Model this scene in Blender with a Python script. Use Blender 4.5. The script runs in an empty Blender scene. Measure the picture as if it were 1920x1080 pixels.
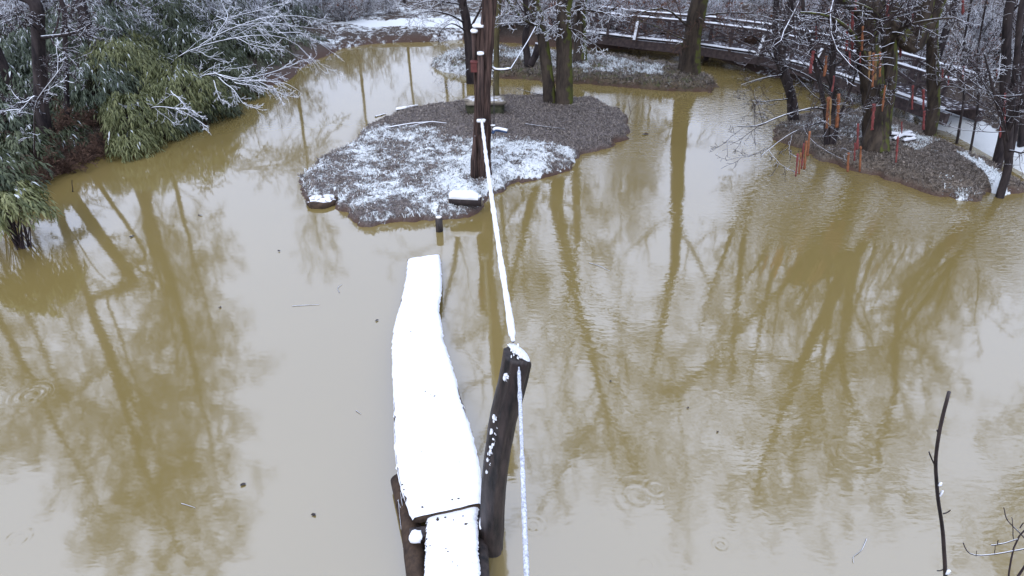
import bpy, math, random
import numpy as np
from mathutils import Vector

C = bpy.context.scene.collection
scene = bpy.context.scene
rnd = random.Random(7)
NR = np.random.RandomState(11)

# ------------------------------------------------------------------ camera
F, TH, CH = 1251.0, math.radians(32), 6.0
cam_d = bpy.data.cameras.new('camera')
cam_d.lens = 36 * F / 1920; cam_d.sensor_width = 36
cam_d.clip_start = 0.05; cam_d.clip_end = 2000
cam = bpy.data.objects.new('camera', cam_d); C.objects.link(cam)
cam.location = (0, 0, CH); cam.rotation_euler = (math.pi / 2 - TH, 0, 0)
scene.camera = cam

# ------------------------------------------------------------------ overcast sky
world = bpy.data.worlds.new('World'); scene.world = world; world.use_nodes = True
wn = world.node_tree.nodes; wl = world.node_tree.links
for n in list(wn): wn.remove(n)
SUN_EL, SUN_ROT = math.radians(48), math.radians(200)
sky = wn.new('ShaderNodeTexSky'); sky.sky_type = 'NISHITA'; sky.sun_disc = False
sky.sun_elevation = SUN_EL; sky.sun_rotation = SUN_ROT; sky.air_density = 1.0; sky.dust_density = 3.0
hs = wn.new('ShaderNodeHueSaturation'); hs.inputs['Saturation'].default_value = 0.45
mx = wn.new('ShaderNodeMix'); mx.data_type = 'RGBA'; mx.inputs['Factor'].default_value = 0.72
mx.inputs['B'].default_value = (10.4, 11.7, 15.4, 1)
bg = wn.new('ShaderNodeBackground'); bg.inputs['Strength'].default_value = 0.122
wo = wn.new('ShaderNodeOutputWorld')
wl.new(sky.outputs['Color'], hs.inputs['Color']); wl.new(hs.outputs['Color'], mx.inputs['A'])
wl.new(mx.outputs['Result'], bg.inputs['Color']); wl.new(bg.outputs[0], wo.inputs[0])
sun_d = bpy.data.lights.new('sun', 'SUN'); sun_d.energy = 0.6; sun_d.angle = math.radians(30)
sun_d.color = (1, 0.97, 0.93)
sun = bpy.data.objects.new('sun', sun_d); C.objects.link(sun)
sun.rotation_euler = (math.pi / 2 - SUN_EL, 0, math.pi - SUN_ROT)
sun.location = (0, 0, 40)
scene.view_settings.view_transform = 'Standard'; scene.view_settings.look = 'None'
scene.view_settings.exposure = 0.42; scene.view_settings.gamma = 1
scene.render.engine = 'CYCLES'; scene.cycles.use_denoising = True
scene.cycles.max_bounces = 5; scene.cycles.diffuse_bounces = 3; scene.cycles.glossy_bounces = 3
scene.cycles.caustics_reflective = False

# ------------------------------------------------------------------ pixel -> place
cT, sT = math.cos(TH), math.sin(TH)
def ray(px, py):
    a = (px - 960) / F; b = -(py - 540) / F
    return (a, cT + b * sT, -sT + b * cT)
def G(px, py, z=0.0):
    r = ray(px, py); t = (z - CH) / r[2]
    return Vector((r[0] * t, r[1] * t, z))
def A(px, py, Y):
    r = ray(px, py); t = Y / r[1]
    return Vector((r[0] * t, Y, CH + r[2] * t))
def R(px, py, Y):          # where a thing stands whose mirror image in the water is seen there
    p = A(px, py, Y); return Vector((p.x, p.y, -p.z))
def mpp(p):                # metres per photograph pixel at a place
    return (Vector(p) - cam.location).dot(Vector((0, cT, -sT))) / F

# ------------------------------------------------------------------ noise
class VN:
    def __init__(s, seed):
        s.t = np.random.RandomState(seed).rand(256, 256)
    def __call__(s, x, y):
        xi = np.floor(x).astype(int); yi = np.floor(y).astype(int)
        fx = x - xi; fy = y - yi; fx = fx * fx * (3 - 2 * fx); fy = fy * fy * (3 - 2 * fy)
        g = lambda a, b: s.t[a % 256, b % 256]
        return (g(xi, yi) * (1 - fx) + g(xi + 1, yi) * fx) * (1 - fy) + (g(xi, yi + 1) * (1 - fx) + g(xi + 1, yi + 1) * fx) * fy
vn = VN(3); vn2 = VN(9)
def fbm(x, y, f=1.0, o=4):
    a = 0; w = 0.5
    for k in range(o):
        a = a + w * (vn(x * f + 17 * k, y * f + 5 * k) - 0.5); f *= 2.1; w *= 0.5
    return a * 2

# ------------------------------------------------------------------ mesh helpers
def mesh_np(name, V, faces, mats=(), smooth=True, attrs=None, midx=None):
    V = np.asarray(V, dtype=np.float32)
    me = bpy.data.meshes.new(name)
    faces = [np.asarray(f, dtype=np.int32) for f in faces if len(f)]
    me.vertices.add(len(V)); me.vertices.foreach_set('co', V.ravel())
    lo = np.concatenate([f.ravel() for f in faces]); tot = np.concatenate([np.full(len(f), f.shape[1], dtype=np.int32) for f in faces])
    st = np.concatenate([[0], np.cumsum(tot)[:-1]]).astype(np.int32)
    me.loops.add(len(lo)); me.loops.foreach_set('vertex_index', lo)
    me.polygons.add(len(tot)); me.polygons.foreach_set('loop_start', st); me.polygons.foreach_set('loop_total', tot)
    me.polygons.foreach_set('use_smooth', np.full(len(tot), smooth))
    if midx is not None: me.polygons.foreach_set('material_index', np.asarray(midx, dtype=np.int32))
    for m in mats: me.materials.append(m)
    for k, v in (attrs or {}).items():
        a = me.attributes.new(k, 'FLOAT', 'POINT'); a.data.foreach_set('value', np.asarray(v, dtype=np.float32))
    me.update(calc_edges=True)
    return me
def link(name, me, parent=None, loc=None):
    o = bpy.data.objects.new(name, me); C.objects.link(o)
    if parent is not None: o.parent = parent
    if loc is not None: o.location = loc
    return o
def tag(o, label=None, cat=None, group=None, kind=None):
    if label: o['label'] = label
    if cat: o['category'] = cat
    if group: o['group'] = group
    if kind: o['kind'] = kind
    return o
def thing(name, label, cat, loc=(0, 0, 0), group=None):
    o = bpy.data.objects.new(name, None); C.objects.link(o); o.location = loc
    o.empty_display_size = 0.2
    return tag(o, label, cat, group)
def local(V, loc):
    return np.asarray(V) - np.array(loc)

def tubes(polys, closed=False):
    """polys: list of (points, radii) -> verts, [quads], grouped and vectorised"""
    groups = {}
    for p, r in polys:
        m = max(r)
        s = 10 if m > 0.12 else 7 if m > 0.05 else 5 if m > 0.02 else 4 if m > 0.01 else 3
        groups.setdefault((len(p), s), []).append((p, r))
    VV = []; FF = []; off = 0
    for (n, s), L in groups.items():
        P = np.array([[tuple(q) for q in p] for p, r in L], dtype=np.float64); Rr = np.array([r for p, r in L])
        T = np.gradient(P, axis=1) if n > 1 else P * 0
        T /= np.linalg.norm(T, axis=2, keepdims=True) + 1e-9
        m = np.abs((P[:, -1] - P[:, 0]))
        ref = np.zeros((len(L), 3)); ref[np.arange(len(L)), np.argmin(m, axis=1)] = 1
        U = np.cross(T, ref[:, None, :]); U /= np.linalg.norm(U, axis=2, keepdims=True) + 1e-9
        W = np.cross(T, U)
        a = np.arange(s) * 2 * np.pi / s
        V = P[:, :, None, :] + Rr[:, :, None, None] * (U[:, :, None, :] * np.cos(a)[None, None, :, None] + W[:, :, None, :] * np.sin(a)[None, None, :, None])
        VV.append(V.reshape(-1, 3))
        i = np.arange(len(L))[:, None, None] * n * s; j = np.arange(n - 1)[None, :, None] * s; k = np.arange(s)[None, None, :]
        k2 = (k + 1) % s
        q = np.stack([off + i + j + k, off + i + j + k2, off + i + j + s + k2, off + i + j + s + k], axis=-1)
        FF.append(q.reshape(-1, 4)); off += len(L) * n * s
    return np.concatenate(VV), [np.concatenate(FF)]

def loft(pts, radii, sides=24, ridge=0.0, ridges=9, rough=0.0, seed=0, capn=True, flat=1.0):
    """bark-ridged log or trunk with closed ends"""
    pts = [Vector(p) for p in pts]; n = len(pts)
    P = np.array([tuple(p) for p in pts]); T = np.gradient(P, axis=0); T /= np.linalg.norm(T, axis=1, keepdims=True)
    m = np.abs(P[-1] - P[0]); ref = np.zeros(3); ref[np.argmin(m)] = 1
    U = np.cross(T, ref); U /= np.linalg.norm(U, axis=1, keepdims=True); W = np.cross(T, U)
    a = np.arange(sides) * 2 * np.pi / sides
    h = np.concatenate([[0], np.cumsum(np.linalg.norm(np.diff(P, axis=0), axis=1))])
    HH, AA = np.meshgrid(h, a, indexing='ij')
    rr = np.array(radii)[:, None] * np.ones_like(AA)
    x = np.cos(AA) * 2.3 + seed * 7.1; y = np.sin(AA) * 2.3 + HH * 0.6
    if ridge: rr *= 1 + ridge * (np.abs(np.sin(AA * ridges / 2 + 2.5 * fbm(x * .7, HH * .8 + seed, 1.0, 3))) - 0.6)
    if rough: rr *= 1 + rough * fbm(x * 1.3, y * 1.9, 1.5, 4)
    V = P[:, None, :] + rr[:, :, None] * (U[:, None, :] * np.cos(AA)[:, :, None] + flat * W[:, None, :] * np.sin(AA)[:, :, None])
    V = V.reshape(-1, 3)
    i = np.arange(n - 1)[:, None] * sides; k = np.arange(sides)[None, :]; k2 = (k + 1) % sides
    Q = np.stack([i + k, i + k2, i + sides + k2, i + sides + k], axis=-1).reshape(-1, 4)
    c0 = len(V); V = np.vstack([V, P[0], P[-1]])
    kk = np.arange(sides); kk2 = (kk + 1) % sides
    Tr = np.vstack([np.stack([np.full(sides, c0), kk2, kk], -1), np.stack([np.full(sides, c0 + 1), (n - 1) * sides + kk, (n - 1) * sides + kk2], -1)])
    return V, [Q, Tr]
def resample(pts, n, wob=0.0, seed=1):
    P = np.array([tuple(p) for p in pts], float)
    d = np.concatenate([[0], np.cumsum(np.linalg.norm(np.diff(P, axis=0), axis=1))])
    t = np.linspace(0, d[-1], n)
    # smooth (Catmull-like) by linear interpolation followed by averaging
    Q = np.stack([np.interp(t, d, P[:, k]) for k in range(3)], -1)
    for _ in range(max(1, n // (3 * len(P)) + 1)):
        Q[1:-1] = (Q[:-2] + 2 * Q[1:-1] + Q[2:]) / 4
    if wob:
        r = np.random.RandomState(seed); w = r.randn(n, 3) * wob
        for _ in range(2): w[1:-1] = (w[:-2] + w[1:-1] + w[2:]) / 3
        w[0] = 0; Q = Q + w
    return [Vector(q) for q in Q]
def lerp_list(a, b, n, pw=1.0): return [a + (b - a) * (i / (n - 1)) ** pw for i in range(n)]
def box_v(c, sx, sy, sz, ax=None):
    """box verts/quads; ax = (X,Y,Z) unit vectors"""
    X, Y, Z = ax or (Vector((1, 0, 0)), Vector((0, 1, 0)), Vector((0, 0, 1)))
    c = Vector(c); V = []
    for k in (-1, 1):
        for j in (-1, 1):
            for i in (-1, 1): V.append(tuple(c + X * i * sx / 2 + Y * j * sy / 2 + Z * k * sz / 2))
    return V, [(0, 2, 3, 1), (4, 5, 7, 6), (0, 1, 5, 4), (2, 6, 7, 3), (0, 4, 6, 2), (1, 3, 7, 5)]
def bar(p, q, w, h, up=Vector((0, 0, 1))):
    p = Vector(p); q = Vector(q); X = (q - p).normalized(); Y = up.cross(X).normalized(); Z = X.cross(Y)
    return box_v((p + q) / 2, (q - p).length, w, h, (X, Y, Z))
def add_bevel(o, w, seg=2):
    m = o.modifiers.new('bevel', 'BEVEL'); m.width = w; m.segments = seg; m.limit_method = 'ANGLE'
def rock_v(c, sx, sy, sz, seed, n=14, m=9, rough=0.35, flatb=True, boxy=0.6):
    V = []; F4 = []
    for j in range(m + 1):
        th = math.pi * j / m
        for i in range(n):
            ph = 2 * math.pi * i / n
            d = Vector((math.sin(th) * math.cos(ph), math.sin(th) * math.sin(ph), math.cos(th)))
            mxx = max(abs(d.x), abs(d.y), abs(d.z)); k = (1 - boxy) + boxy / mxx
            k *= 1 + rough * float(fbm(np.array([d.x * 1.6 + seed * 3.3 + d.z]), np.array([d.y * 1.6 + seed + d.z]), 1.2, 3)[0])
            V.append((c[0] + d.x * k * sx / 2, c[1] + d.y * k * sy / 2, c[2] + d.z * k * sz / 2))
    for j in range(m):
        for i in range(n):
            a = j * n + i; b = j * n + (i + 1) % n; F4.append((a, a + n, b + n, b))
    return V, [F4]

# ------------------------------------------------------------------ materials
def new_mat(name):
    m = bpy.data.materials.new(name); m.use_nodes = True
    N = m.node_tree.nodes; L = m.node_tree.links
    for n in list(N): N.remove(n)
    out = N.new('ShaderNodeOutputMaterial'); b = N.new('ShaderNodeBsdfPrincipled'); L.new(b.outputs[0], out.inputs[0])
    return m, N, L, b, out
def nd(N, t, **kw):
    n = N.new(t)
    for k, v in kw.items():
        if k in n.inputs: n.inputs[k].default_value = v
        else: setattr(n, k, v)
    return n
def math_n(N, L, op, a, b=None, c=None, clamp=False):
    n = N.new('ShaderNodeMath'); n.operation = op; n.use_clamp = clamp
    for i, v in enumerate((a, b, c)):
        if v is None: continue
        if isinstance(v, (int, float)): n.inputs[i].default_value = v
        else: L.new(v, n.inputs[i])
    return n.outputs[0]
def mixc(N, L, f, a, b):
    n = N.new('ShaderNodeMix'); n.data_type = 'RGBA'
    for i, v in (('Factor', f), ('A', a), ('B', b)):
        if isinstance(v, (int, float)): n.inputs[i].default_value = v
        elif isinstance(v, tuple): n.inputs[i].default_value = (*v[:3], 1)
        else: L.new(v, n.inputs[i])
    return n.outputs['Result']
SNOW = (0.80, 0.83, 0.88)
def bark(name, c1, c2, scale=8.0, stretch=(1, 1, 0.25), snow=None, rough=0.85, bump=0.4, moss=None, coat=0.0):
    """snow: (lowest facing, noise weight); moss: (colour, side vector, threshold)"""
    m, N, L, b, out = new_mat(name)
    tc = N.new('ShaderNodeNewGeometry'); mp = nd(N, 'ShaderNodeMapping'); mp.inputs['Scale'].default_value = stretch
    L.new(tc.outputs['Position'], mp.inputs['Vector'])
    n1 = nd(N, 'ShaderNodeTexNoise', Scale=scale, Detail=6.0, Roughness=0.65); L.new(mp.outputs[0], n1.inputs['Vector'])
    f = nd(N, 'ShaderNodeMapRange'); f.inputs['From Min'].default_value = 0.35; f.inputs['From Max'].default_value = 0.68
    L.new(n1.outputs['Fac'], f.inputs['Value'])
    col = mixc(N, L, f.outputs[0], c1, c2)
    sep = N.new('ShaderNodeSeparateXYZ'); L.new(tc.outputs['Normal'], sep.inputs[0])
    n2 = nd(N, 'ShaderNodeTexNoise', Scale=5.0, Detail=3.0); L.new(tc.outputs['Position'], n2.inputs['Vector'])
    if moss:
        mc, mv, th = moss
        dp = nd(N, 'ShaderNodeVectorMath'); dp.operation = 'DOT_PRODUCT'; L.new(tc.outputs['Normal'], dp.inputs[0]); dp.inputs[1].default_value = mv
        v = math_n(N, L, 'ADD', dp.outputs['Value'], math_n(N, L, 'MULTIPLY_ADD', n2.outputs['Fac'], 2.2, -1.1))
        mr = nd(N, 'ShaderNodeMapRange'); mr.inputs['From Min'].default_value = th; mr.inputs['From Max'].default_value = th + .35
        L.new(v, mr.inputs['Value']); col = mixc(N, L, mr.outputs[0], col, mc)
    if snow:
        n3 = nd(N, 'ShaderNodeTexNoise', Scale=9.0, Detail=2.0); L.new(tc.outputs['Position'], n3.inputs['Vector'])
        v = math_n(N, L, 'ADD', sep.outputs['Z'], math_n(N, L, 'MULTIPLY_ADD', n3.outputs['Fac'], snow[1], -0.5 * snow[1]))
        mr = nd(N, 'ShaderNodeMapRange'); mr.inputs['From Min'].default_value = snow[0]; mr.inputs['From Max'].default_value = snow[0] + .18
        L.new(v, mr.inputs['Value']); col = mixc(N, L, mr.outputs[0], col, SNOW)
    L.new(col, b.inputs['Base Color']); b.inputs['Roughness'].default_value = rough
    b.inputs['Specular IOR Level'].default_value = 0.3 + coat
    bp = nd(N, 'ShaderNodeBump', Strength=bump, Distance=0.02); L.new(n1.outputs['Fac'], bp.inputs['Height']); L.new(bp.outputs[0], b.inputs['Normal'])
    return m
def leafmat(name, c1, c2, snow=0.0, trans=0.25):
    m, N, L, b, out = new_mat(name)
    at = nd(N, 'ShaderNodeAttribute', attribute_name='rnd'); g = N.new('ShaderNodeNewGeometry')
    col = mixc(N, L, at.outputs['Fac'], c1, c2)
    if snow:
        sep = N.new('ShaderNodeSeparateXYZ'); L.new(g.outputs['Normal'], sep.inputs[0])
        a2 = nd(N, 'ShaderNodeAttribute', attribute_name='frost')
        v = math_n(N, L, 'LESS_THAN', a2.outputs['Fac'], snow)
        col = mixc(N, L, v, col, (0.62, 0.66, 0.68))
    L.new(col, b.inputs['Base Color']); b.inputs['Roughness'].default_value = 0.5
    b.inputs['Specular IOR Level'].default_value = 0.35
    return m
def ground_mat(name, mud1, mud2, green=None, thr=0.5, sscale=5.5):
    m, N, L, b, out = new_mat(name)
    g = N.new('ShaderNodeNewGeometry')
    n1 = nd(N, 'ShaderNodeTexNoise', Scale=6.0, Detail=8.0, Roughness=0.75); L.new(g.outputs['Position'], n1.inputs['Vector'])
    n2 = nd(N, 'ShaderNodeTexNoise', Scale=28.0, Detail=4.0, Roughness=0.7); L.new(g.outputs['Position'], n2.inputs['Vector'])
    n3 = nd(N, 'ShaderNodeTexNoise', Scale=sscale * 2.2, Detail=6.0, Roughness=0.78, Distortion=0.4); L.new(g.outputs['Position'], n3.inputs['Vector'])
    vo = nd(N, 'ShaderNodeTexVoronoi', Scale=22.0); L.new(g.outputs['Position'], vo.inputs['Vector'])
    f = nd(N, 'ShaderNodeMapRange'); f.inputs['From Min'].default_value = .38; f.inputs['From Max'].default_value = .62; L.new(n2.outputs['Fac'], f.inputs['Value'])
    col = mixc(N, L, f.outputs[0], mud1, mud2)
    # scattered pale and rusty fallen leaves
    lt = math_n(N, L, 'LESS_THAN', vo.outputs['Distance'], 0.22)
    sp = N.new('ShaderNodeSeparateColor'); L.new(vo.outputs['Color'], sp.inputs[0])
    lt = math_n(N, L, 'MULTIPLY', lt, math_n(N, L, 'GREATER_THAN', sp.outputs[0], 0.55))
    col = mixc(N, L, lt, col, mixc(N, L, sp.outputs[1], (0.20, 0.15, 0.10), (0.34, 0.30, 0.25)))
    if green:
        fg = nd(N, 'ShaderNodeMapRange'); fg.inputs['From Min'].default_value = .5; fg.inputs['From Max'].default_value = .6; L.new(n1.outputs['Fac'], fg.inputs['Value'])
        col = mixc(N, L, fg.outputs[0], col, green)
    wet = nd(N, 'ShaderNodeAttribute', attribute_name='wet'); col = mixc(N, L, wet.outputs['Fac'], col, (0.080, 0.045, 0.032))
    at = nd(N, 'ShaderNodeAttribute', attribute_name='snow')
    v = math_n(N, L, 'ADD', at.outputs['Fac'], math_n(N, L, 'MULTIPLY_ADD', n3.outputs['Fac'], 1.7, -0.85))
    mr = nd(N, 'ShaderNodeMapRange'); mr.inputs['From Min'].default_value = thr; mr.inputs['From Max'].default_value = thr + .18; L.new(v, mr.inputs['Value'])
    col = mixc(N, L, mr.outputs[0], col, (0.74, 0.78, 0.80))
    L.new(col, b.inputs['Base Color']); b.inputs['Roughness'].default_value = .9
    h = math_n(N, L, 'ADD', math_n(N, L, 'MULTIPLY', n2.outputs['Fac'], 0.6), math_n(N, L, 'MULTIPLY', mr.outputs[0], 0.5))
    bp = nd(N, 'ShaderNodeBump', Strength=0.9, Distance=0.04); L.new(h, bp.inputs['Height']); L.new(bp.outputs[0], b.inputs['Normal'])
    return m
def snow_mat(name='snow'):
    m, N, L, b, out = new_mat(name)
    g = N.new('ShaderNodeNewGeometry')
    n1 = nd(N, 'ShaderNodeTexNoise', Scale=30.0, Detail=6.0, Roughness=.7); L.new(g.outputs['Position'], n1.inputs['Vector'])
    n2 = nd(N, 'ShaderNodeTexNoise', Scale=3.0, Detail=3.0); L.new(g.outputs['Position'], n2.inputs['Vector'])
    L.new(mixc(N, L, n2.outputs['Fac'], (0.82, 0.85, 0.90), (0.90, 0.92, 0.95)), b.inputs['Base Color'])
    b.inputs['Roughness'].default_value = .75
    bp = nd(N, 'ShaderNodeBump', Strength=0.5, Distance=0.015); L.new(n1.outputs['Fac'], bp.inputs['Height']); L.new(bp.outputs[0], b.inputs['Normal'])
    return m

M = {}
M['snow'] = snow_mat()
M['bark_dark'] = bark('dark wet bark', (0.012, 0.009, 0.011), (0.060, 0.047, 0.045), 7, snow=(0.62, 0.5))
M['bark_moss'] = bark('mossy bark', (0.020, 0.015, 0.013), (0.085, 0.065, 0.048), 7, snow=(0.75, 0.5), moss=((0.085, 0.095, 0.02), (0.85, -0.2, 0.1), 0.45), bump=.8)
M['bark_post'] = bark('weathered brown bark', (0.012, 0.008, 0.008), (0.125, 0.078, 0.064), 16, (1, 1, 0.09), snow=(0.8, 0.3), bump=.9)
M['bark_log'] = bark('smooth dark wet log', (0.004, 0.0035, 0.004), (0.055, 0.040, 0.036), 14, (1, 1, 0.2), bump=.9, rough=.55, coat=.2)
M['twig'] = bark('twig bark', (0.06, 0.045, 0.044), (0.15, 0.11, 0.10), 6, (1, 1, 1), snow=(0.30, 0.7), bump=0)
M['twig_snow'] = bark('snow-laden twig', (0.045, 0.035, 0.035), (0.10, 0.075, 0.07), 6, (1, 1, 1), snow=(0.05, 0.5), bump=0)
M['twig_dark'] = bark('bare dark twig', (0.025, 0.018, 0.02), (0.07, 0.05, 0.05), 6, (1, 1, 1), snow=(0.72, 0.6), bump=0)
M['twig_rust'] = bark('rusty bramble', (0.045, 0.028, 0.022), (0.20, 0.12, 0.085), 6, (1, 1, 1), bump=0)
M['wood_end'] = bark('cut wood', (0.30, 0.25, 0.18), (0.46, 0.40, 0.30), 14, (1, 1, 1), bump=.2)
M['wood_plank'] = bark('old wet plank', (0.025, 0.017, 0.013), (0.085, 0.055, 0.036), 10, (1, 1, 1), bump=.6)
M['bridge'] = bark('dark bridge timber', (0.045, 0.035, 0.038), (0.12, 0.09, 0.085), 9, (1, 1, 1), bump=.3, snow=(0.93, 0.3))
M['deck'] = bark('snow-patched deck', (0.03, 0.022, 0.025), (0.08, 0.06, 0.06), 9, (1, 1, 1), bump=.3, snow=(1.08, 1.6))
M['crust'] = bark('thin snow crust', (0.10, 0.085, 0.08), (0.22, 0.19, 0.17), 12, (1, 1, 1), bump=.5, snow=(0.80, 1.3))
M['stone'] = bark('mossy stone', (0.13, 0.11, 0.09), (0.30, 0.27, 0.21), 7, (1, 1, 1), snow=(0.93, 0.5), bump=.7)
M['stone_dark'] = bark('dark underside stone', (0.02, 0.025, 0.012), (0.07, 0.07, 0.04), 7, (1, 1, 1), bump=.7)
M['red'] = bark('red stick', (0.13, 0.030, 0.030), (0.30, 0.085, 0.08), 30, (1, 1, .3), bump=.5, rough=.7)
M['orange'] = bark('orange brown stick', (0.15, 0.05, 0.025), (0.36, 0.155, 0.075), 30, (1, 1, .3), bump=.5, rough=.7)
M['ochre'] = bark('ochre stick', (0.18, 0.10, 0.04), (0.40, 0.26, 0.12), 30, (1, 1, .3), bump=.5, rough=.7)
M['rope_ice'] = bark('icy rope', (.30, .32, .37), (.80, .84, .90), 60, (1, 1, 1), bump=.6)
M['redbox'] = bark('faded red box', (0.10, 0.03, 0.028), (0.17, 0.055, 0.05), 12, (1, 1, 1), bump=.2)
M['blue'] = bark('blue rubber', (0.03, 0.06, 0.14), (0.06, 0.10, 0.20), 9, (1, 1, 1), bump=.1)
M['string'] = bark('thin cord', (0.04, 0.035, 0.04), (0.08, 0.07, 0.07), 9, (1, 1, 1), bump=0)
M['leaf_green'] = leafmat('bamboo leaf', (0.045, 0.062, 0.018), (0.24, 0.25, 0.11), snow=0.06)
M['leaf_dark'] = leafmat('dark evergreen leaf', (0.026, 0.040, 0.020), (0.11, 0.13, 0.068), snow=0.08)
M['leaf_blue'] = leafmat('grey green leaf', (0.035, 0.055, 0.035), (0.15, 0.18, 0.12), snow=0.16)
M['leaf_rust'] = leafmat('withered leaf', (0.10, 0.035, 0.02), (0.24, 0.10, 0.05))
M['mud_island'] = ground_mat('muddy leaf litter', (0.056, 0.047, 0.046), (0.205, 0.178, 0.170), thr=0.55, sscale=4.5)
M['mud_right'] = ground_mat('brown earth', (0.075, 0.058, 0.045), (0.20, 0.165, 0.13), thr=0.6)
M['mud_far'] = ground_mat('grassy earth', (0.07, 0.055, 0.035), (0.20, 0.16, 0.11), green=(0.09, 0.11, 0.04), thr=0.55, sscale=3.5)
M['bank'] = ground_mat('forest floor', (0.028, 0.02, 0.016), (0.085, 0.06, 0.045), thr=0.5, sscale=2.2)
M['grass_dry'] = leafmat('dry grass', (0.050, 0.040, 0.034), (0.30, 0.26, 0.225))
M['grass_snow'] = leafmat('snowed grass', (0.55, 0.60, 0.60), (0.85, 0.88, 0.90))

# ------------------------------------------------------------------ outlines on the water plane
def poly(pxs, z=0.0): return np.array([tuple(G(x, y, z))[:2] for x, y in pxs])
def sdist(X, Y, P):
    """signed distance, positive inside polygon P"""
    d = np.full(X.shape, 1e9); ins = np.zeros(X.shape, bool); n = len(P)
    for i in range(n):
        ax, ay = P[i]; bx, by = P[(i + 1) % n]
        ex, ey = bx - ax, by - ay; l2 = ex * ex + ey * ey + 1e-12
        t = np.clip(((X - ax) * ex + (Y - ay) * ey) / l2, 0, 1)
        d = np.minimum(d, (X - ax - t * ex) ** 2 + (Y - ay - t * ey) ** 2)
        c = ((ay > Y) != (by > Y)) & (X < (bx - ax) * (Y - ay) / (by - ay + 1e-12) + ax)
        ins ^= c
    d = np.sqrt(d); return np.where(ins, d, -d)

shore_px = [(0, 432), (48, 392), (62, 350), (150, 305), (220, 280), (330, 250), (388, 236), (402, 208), (445, 178), (535, 150), (562, 128), (600, 112), (640, 92),
            (700, 82), (780, 79), (860, 76), (950, 80), (1050, 88), (1170, 93), (1314, 103), (1350, 112), (1390, 125), (1420, 138), (1467, 147), (1530, 153), (1610, 165),
            (1680, 195), (1740, 237), (1800, 263), (1860, 293), (1920, 320)]
SH = [tuple(p) for p in poly(shore_px)]
SH += [(16.5, 11.0), (13.5, 6.5), (11, 2.8), (6, 2.9), (0, 2.6), (-6, 2.7), (-10, 3.5), (-11.5, 7.0)]
SH = np.array(SH)

def axis(lo, hi, st, out):
    a = list(np.arange(lo, hi + 1e-6, st)); s = st; x = hi
    while x < out: s *= 1.35; x += s; a.append(x)
    s = st; x = lo; pre = []
    while x > -out: s *= 1.35; x -= s; pre.append(x)
    return np.array(pre[::-1] + a)
def snow_bank(X, Y, d):
    s = np.full(X.shape, 0.50)
    s = np.where((X < -6) & (Y < 27), -0.2, s)                 # sheltered floor under the left thicket
    s = np.where((X < -1) & (Y >= 27), 0.55, s)
    s = np.where((X > -1) & (X < 9) & (Y > 24) & (d < 3), 0.05, s)
    s = np.where((X > 9) & (Y < 26), 0.40, s)
    s = s + .3 * fbm(X, Y, .8, 4)
    s = np.where(Y < 4, 0.3, s)
    return s
def ground_z(X, Y):
    d = -sdist(X, Y, SH) + 0.35 * fbm(X, Y, 0.9, 3) * 0.8
    z = np.where(d > 0, 0.30 * (1 - np.exp(-d / 0.35)) + 0.075 * np.minimum(d, 25) + 0.10 * fbm(X, Y, 0.7, 4), np.maximum(d * 0.9, -0.8))
    return z, d
ax_ = axis(-26, 27, 0.16, 420); ay_ = axis(1, 48, 0.16, 420)
X, Y = np.meshgrid(ax_, ay_, indexing='xy')
Z, D = ground_z(X, Y)
def grid_faces(nx, ny):
    i = np.arange(nx - 1)[None, :]; j = np.arange(ny - 1)[:, None] * nx
    return np.stack([i + j, i + j + 1, i + j + nx + 1, i + j + nx], -1).reshape(-1, 4)
sn = snow_bank(X, Y, D); wet = np.clip(1 - D / 0.45, 0, 1)
# trodden snowy path on the right bank
P0, P1 = G(1765, 205, .4), G(1925, 290, .4)
tt = np.clip(((X - P0.x) * (P1.x - P0.x) + (Y - P0.y) * (P1.y - P0.y)) / ((P1.x - P0.x) ** 2 + (P1.y - P0.y) ** 2), -0.3, 3)
dp_ = np.hypot(X - P0.x - tt * (P1.x - P0.x), Y - P0.y - tt * (P1.y - P0.y))
sn = np.where(dp_ < 0.55, 1.15, sn)
# snowy strip by the far water
sn = np.where((Y > 30) & (D > 0.9) & (D < 2.4) & (X < -1), 0.95, sn)
g_me = mesh_np('ground', np.stack([X, Y, Z], -1).reshape(-1, 3), [grid_faces(len(ax_), len(ay_))], [M['bank']], True, {'snow': sn.ravel(), 'wet': wet.ravel()})
tag(link('ground', g_me), kind='structure')
def gz(x, y): return float(ground_z(np.array([x]), np.array([y]))[0][0])

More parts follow.
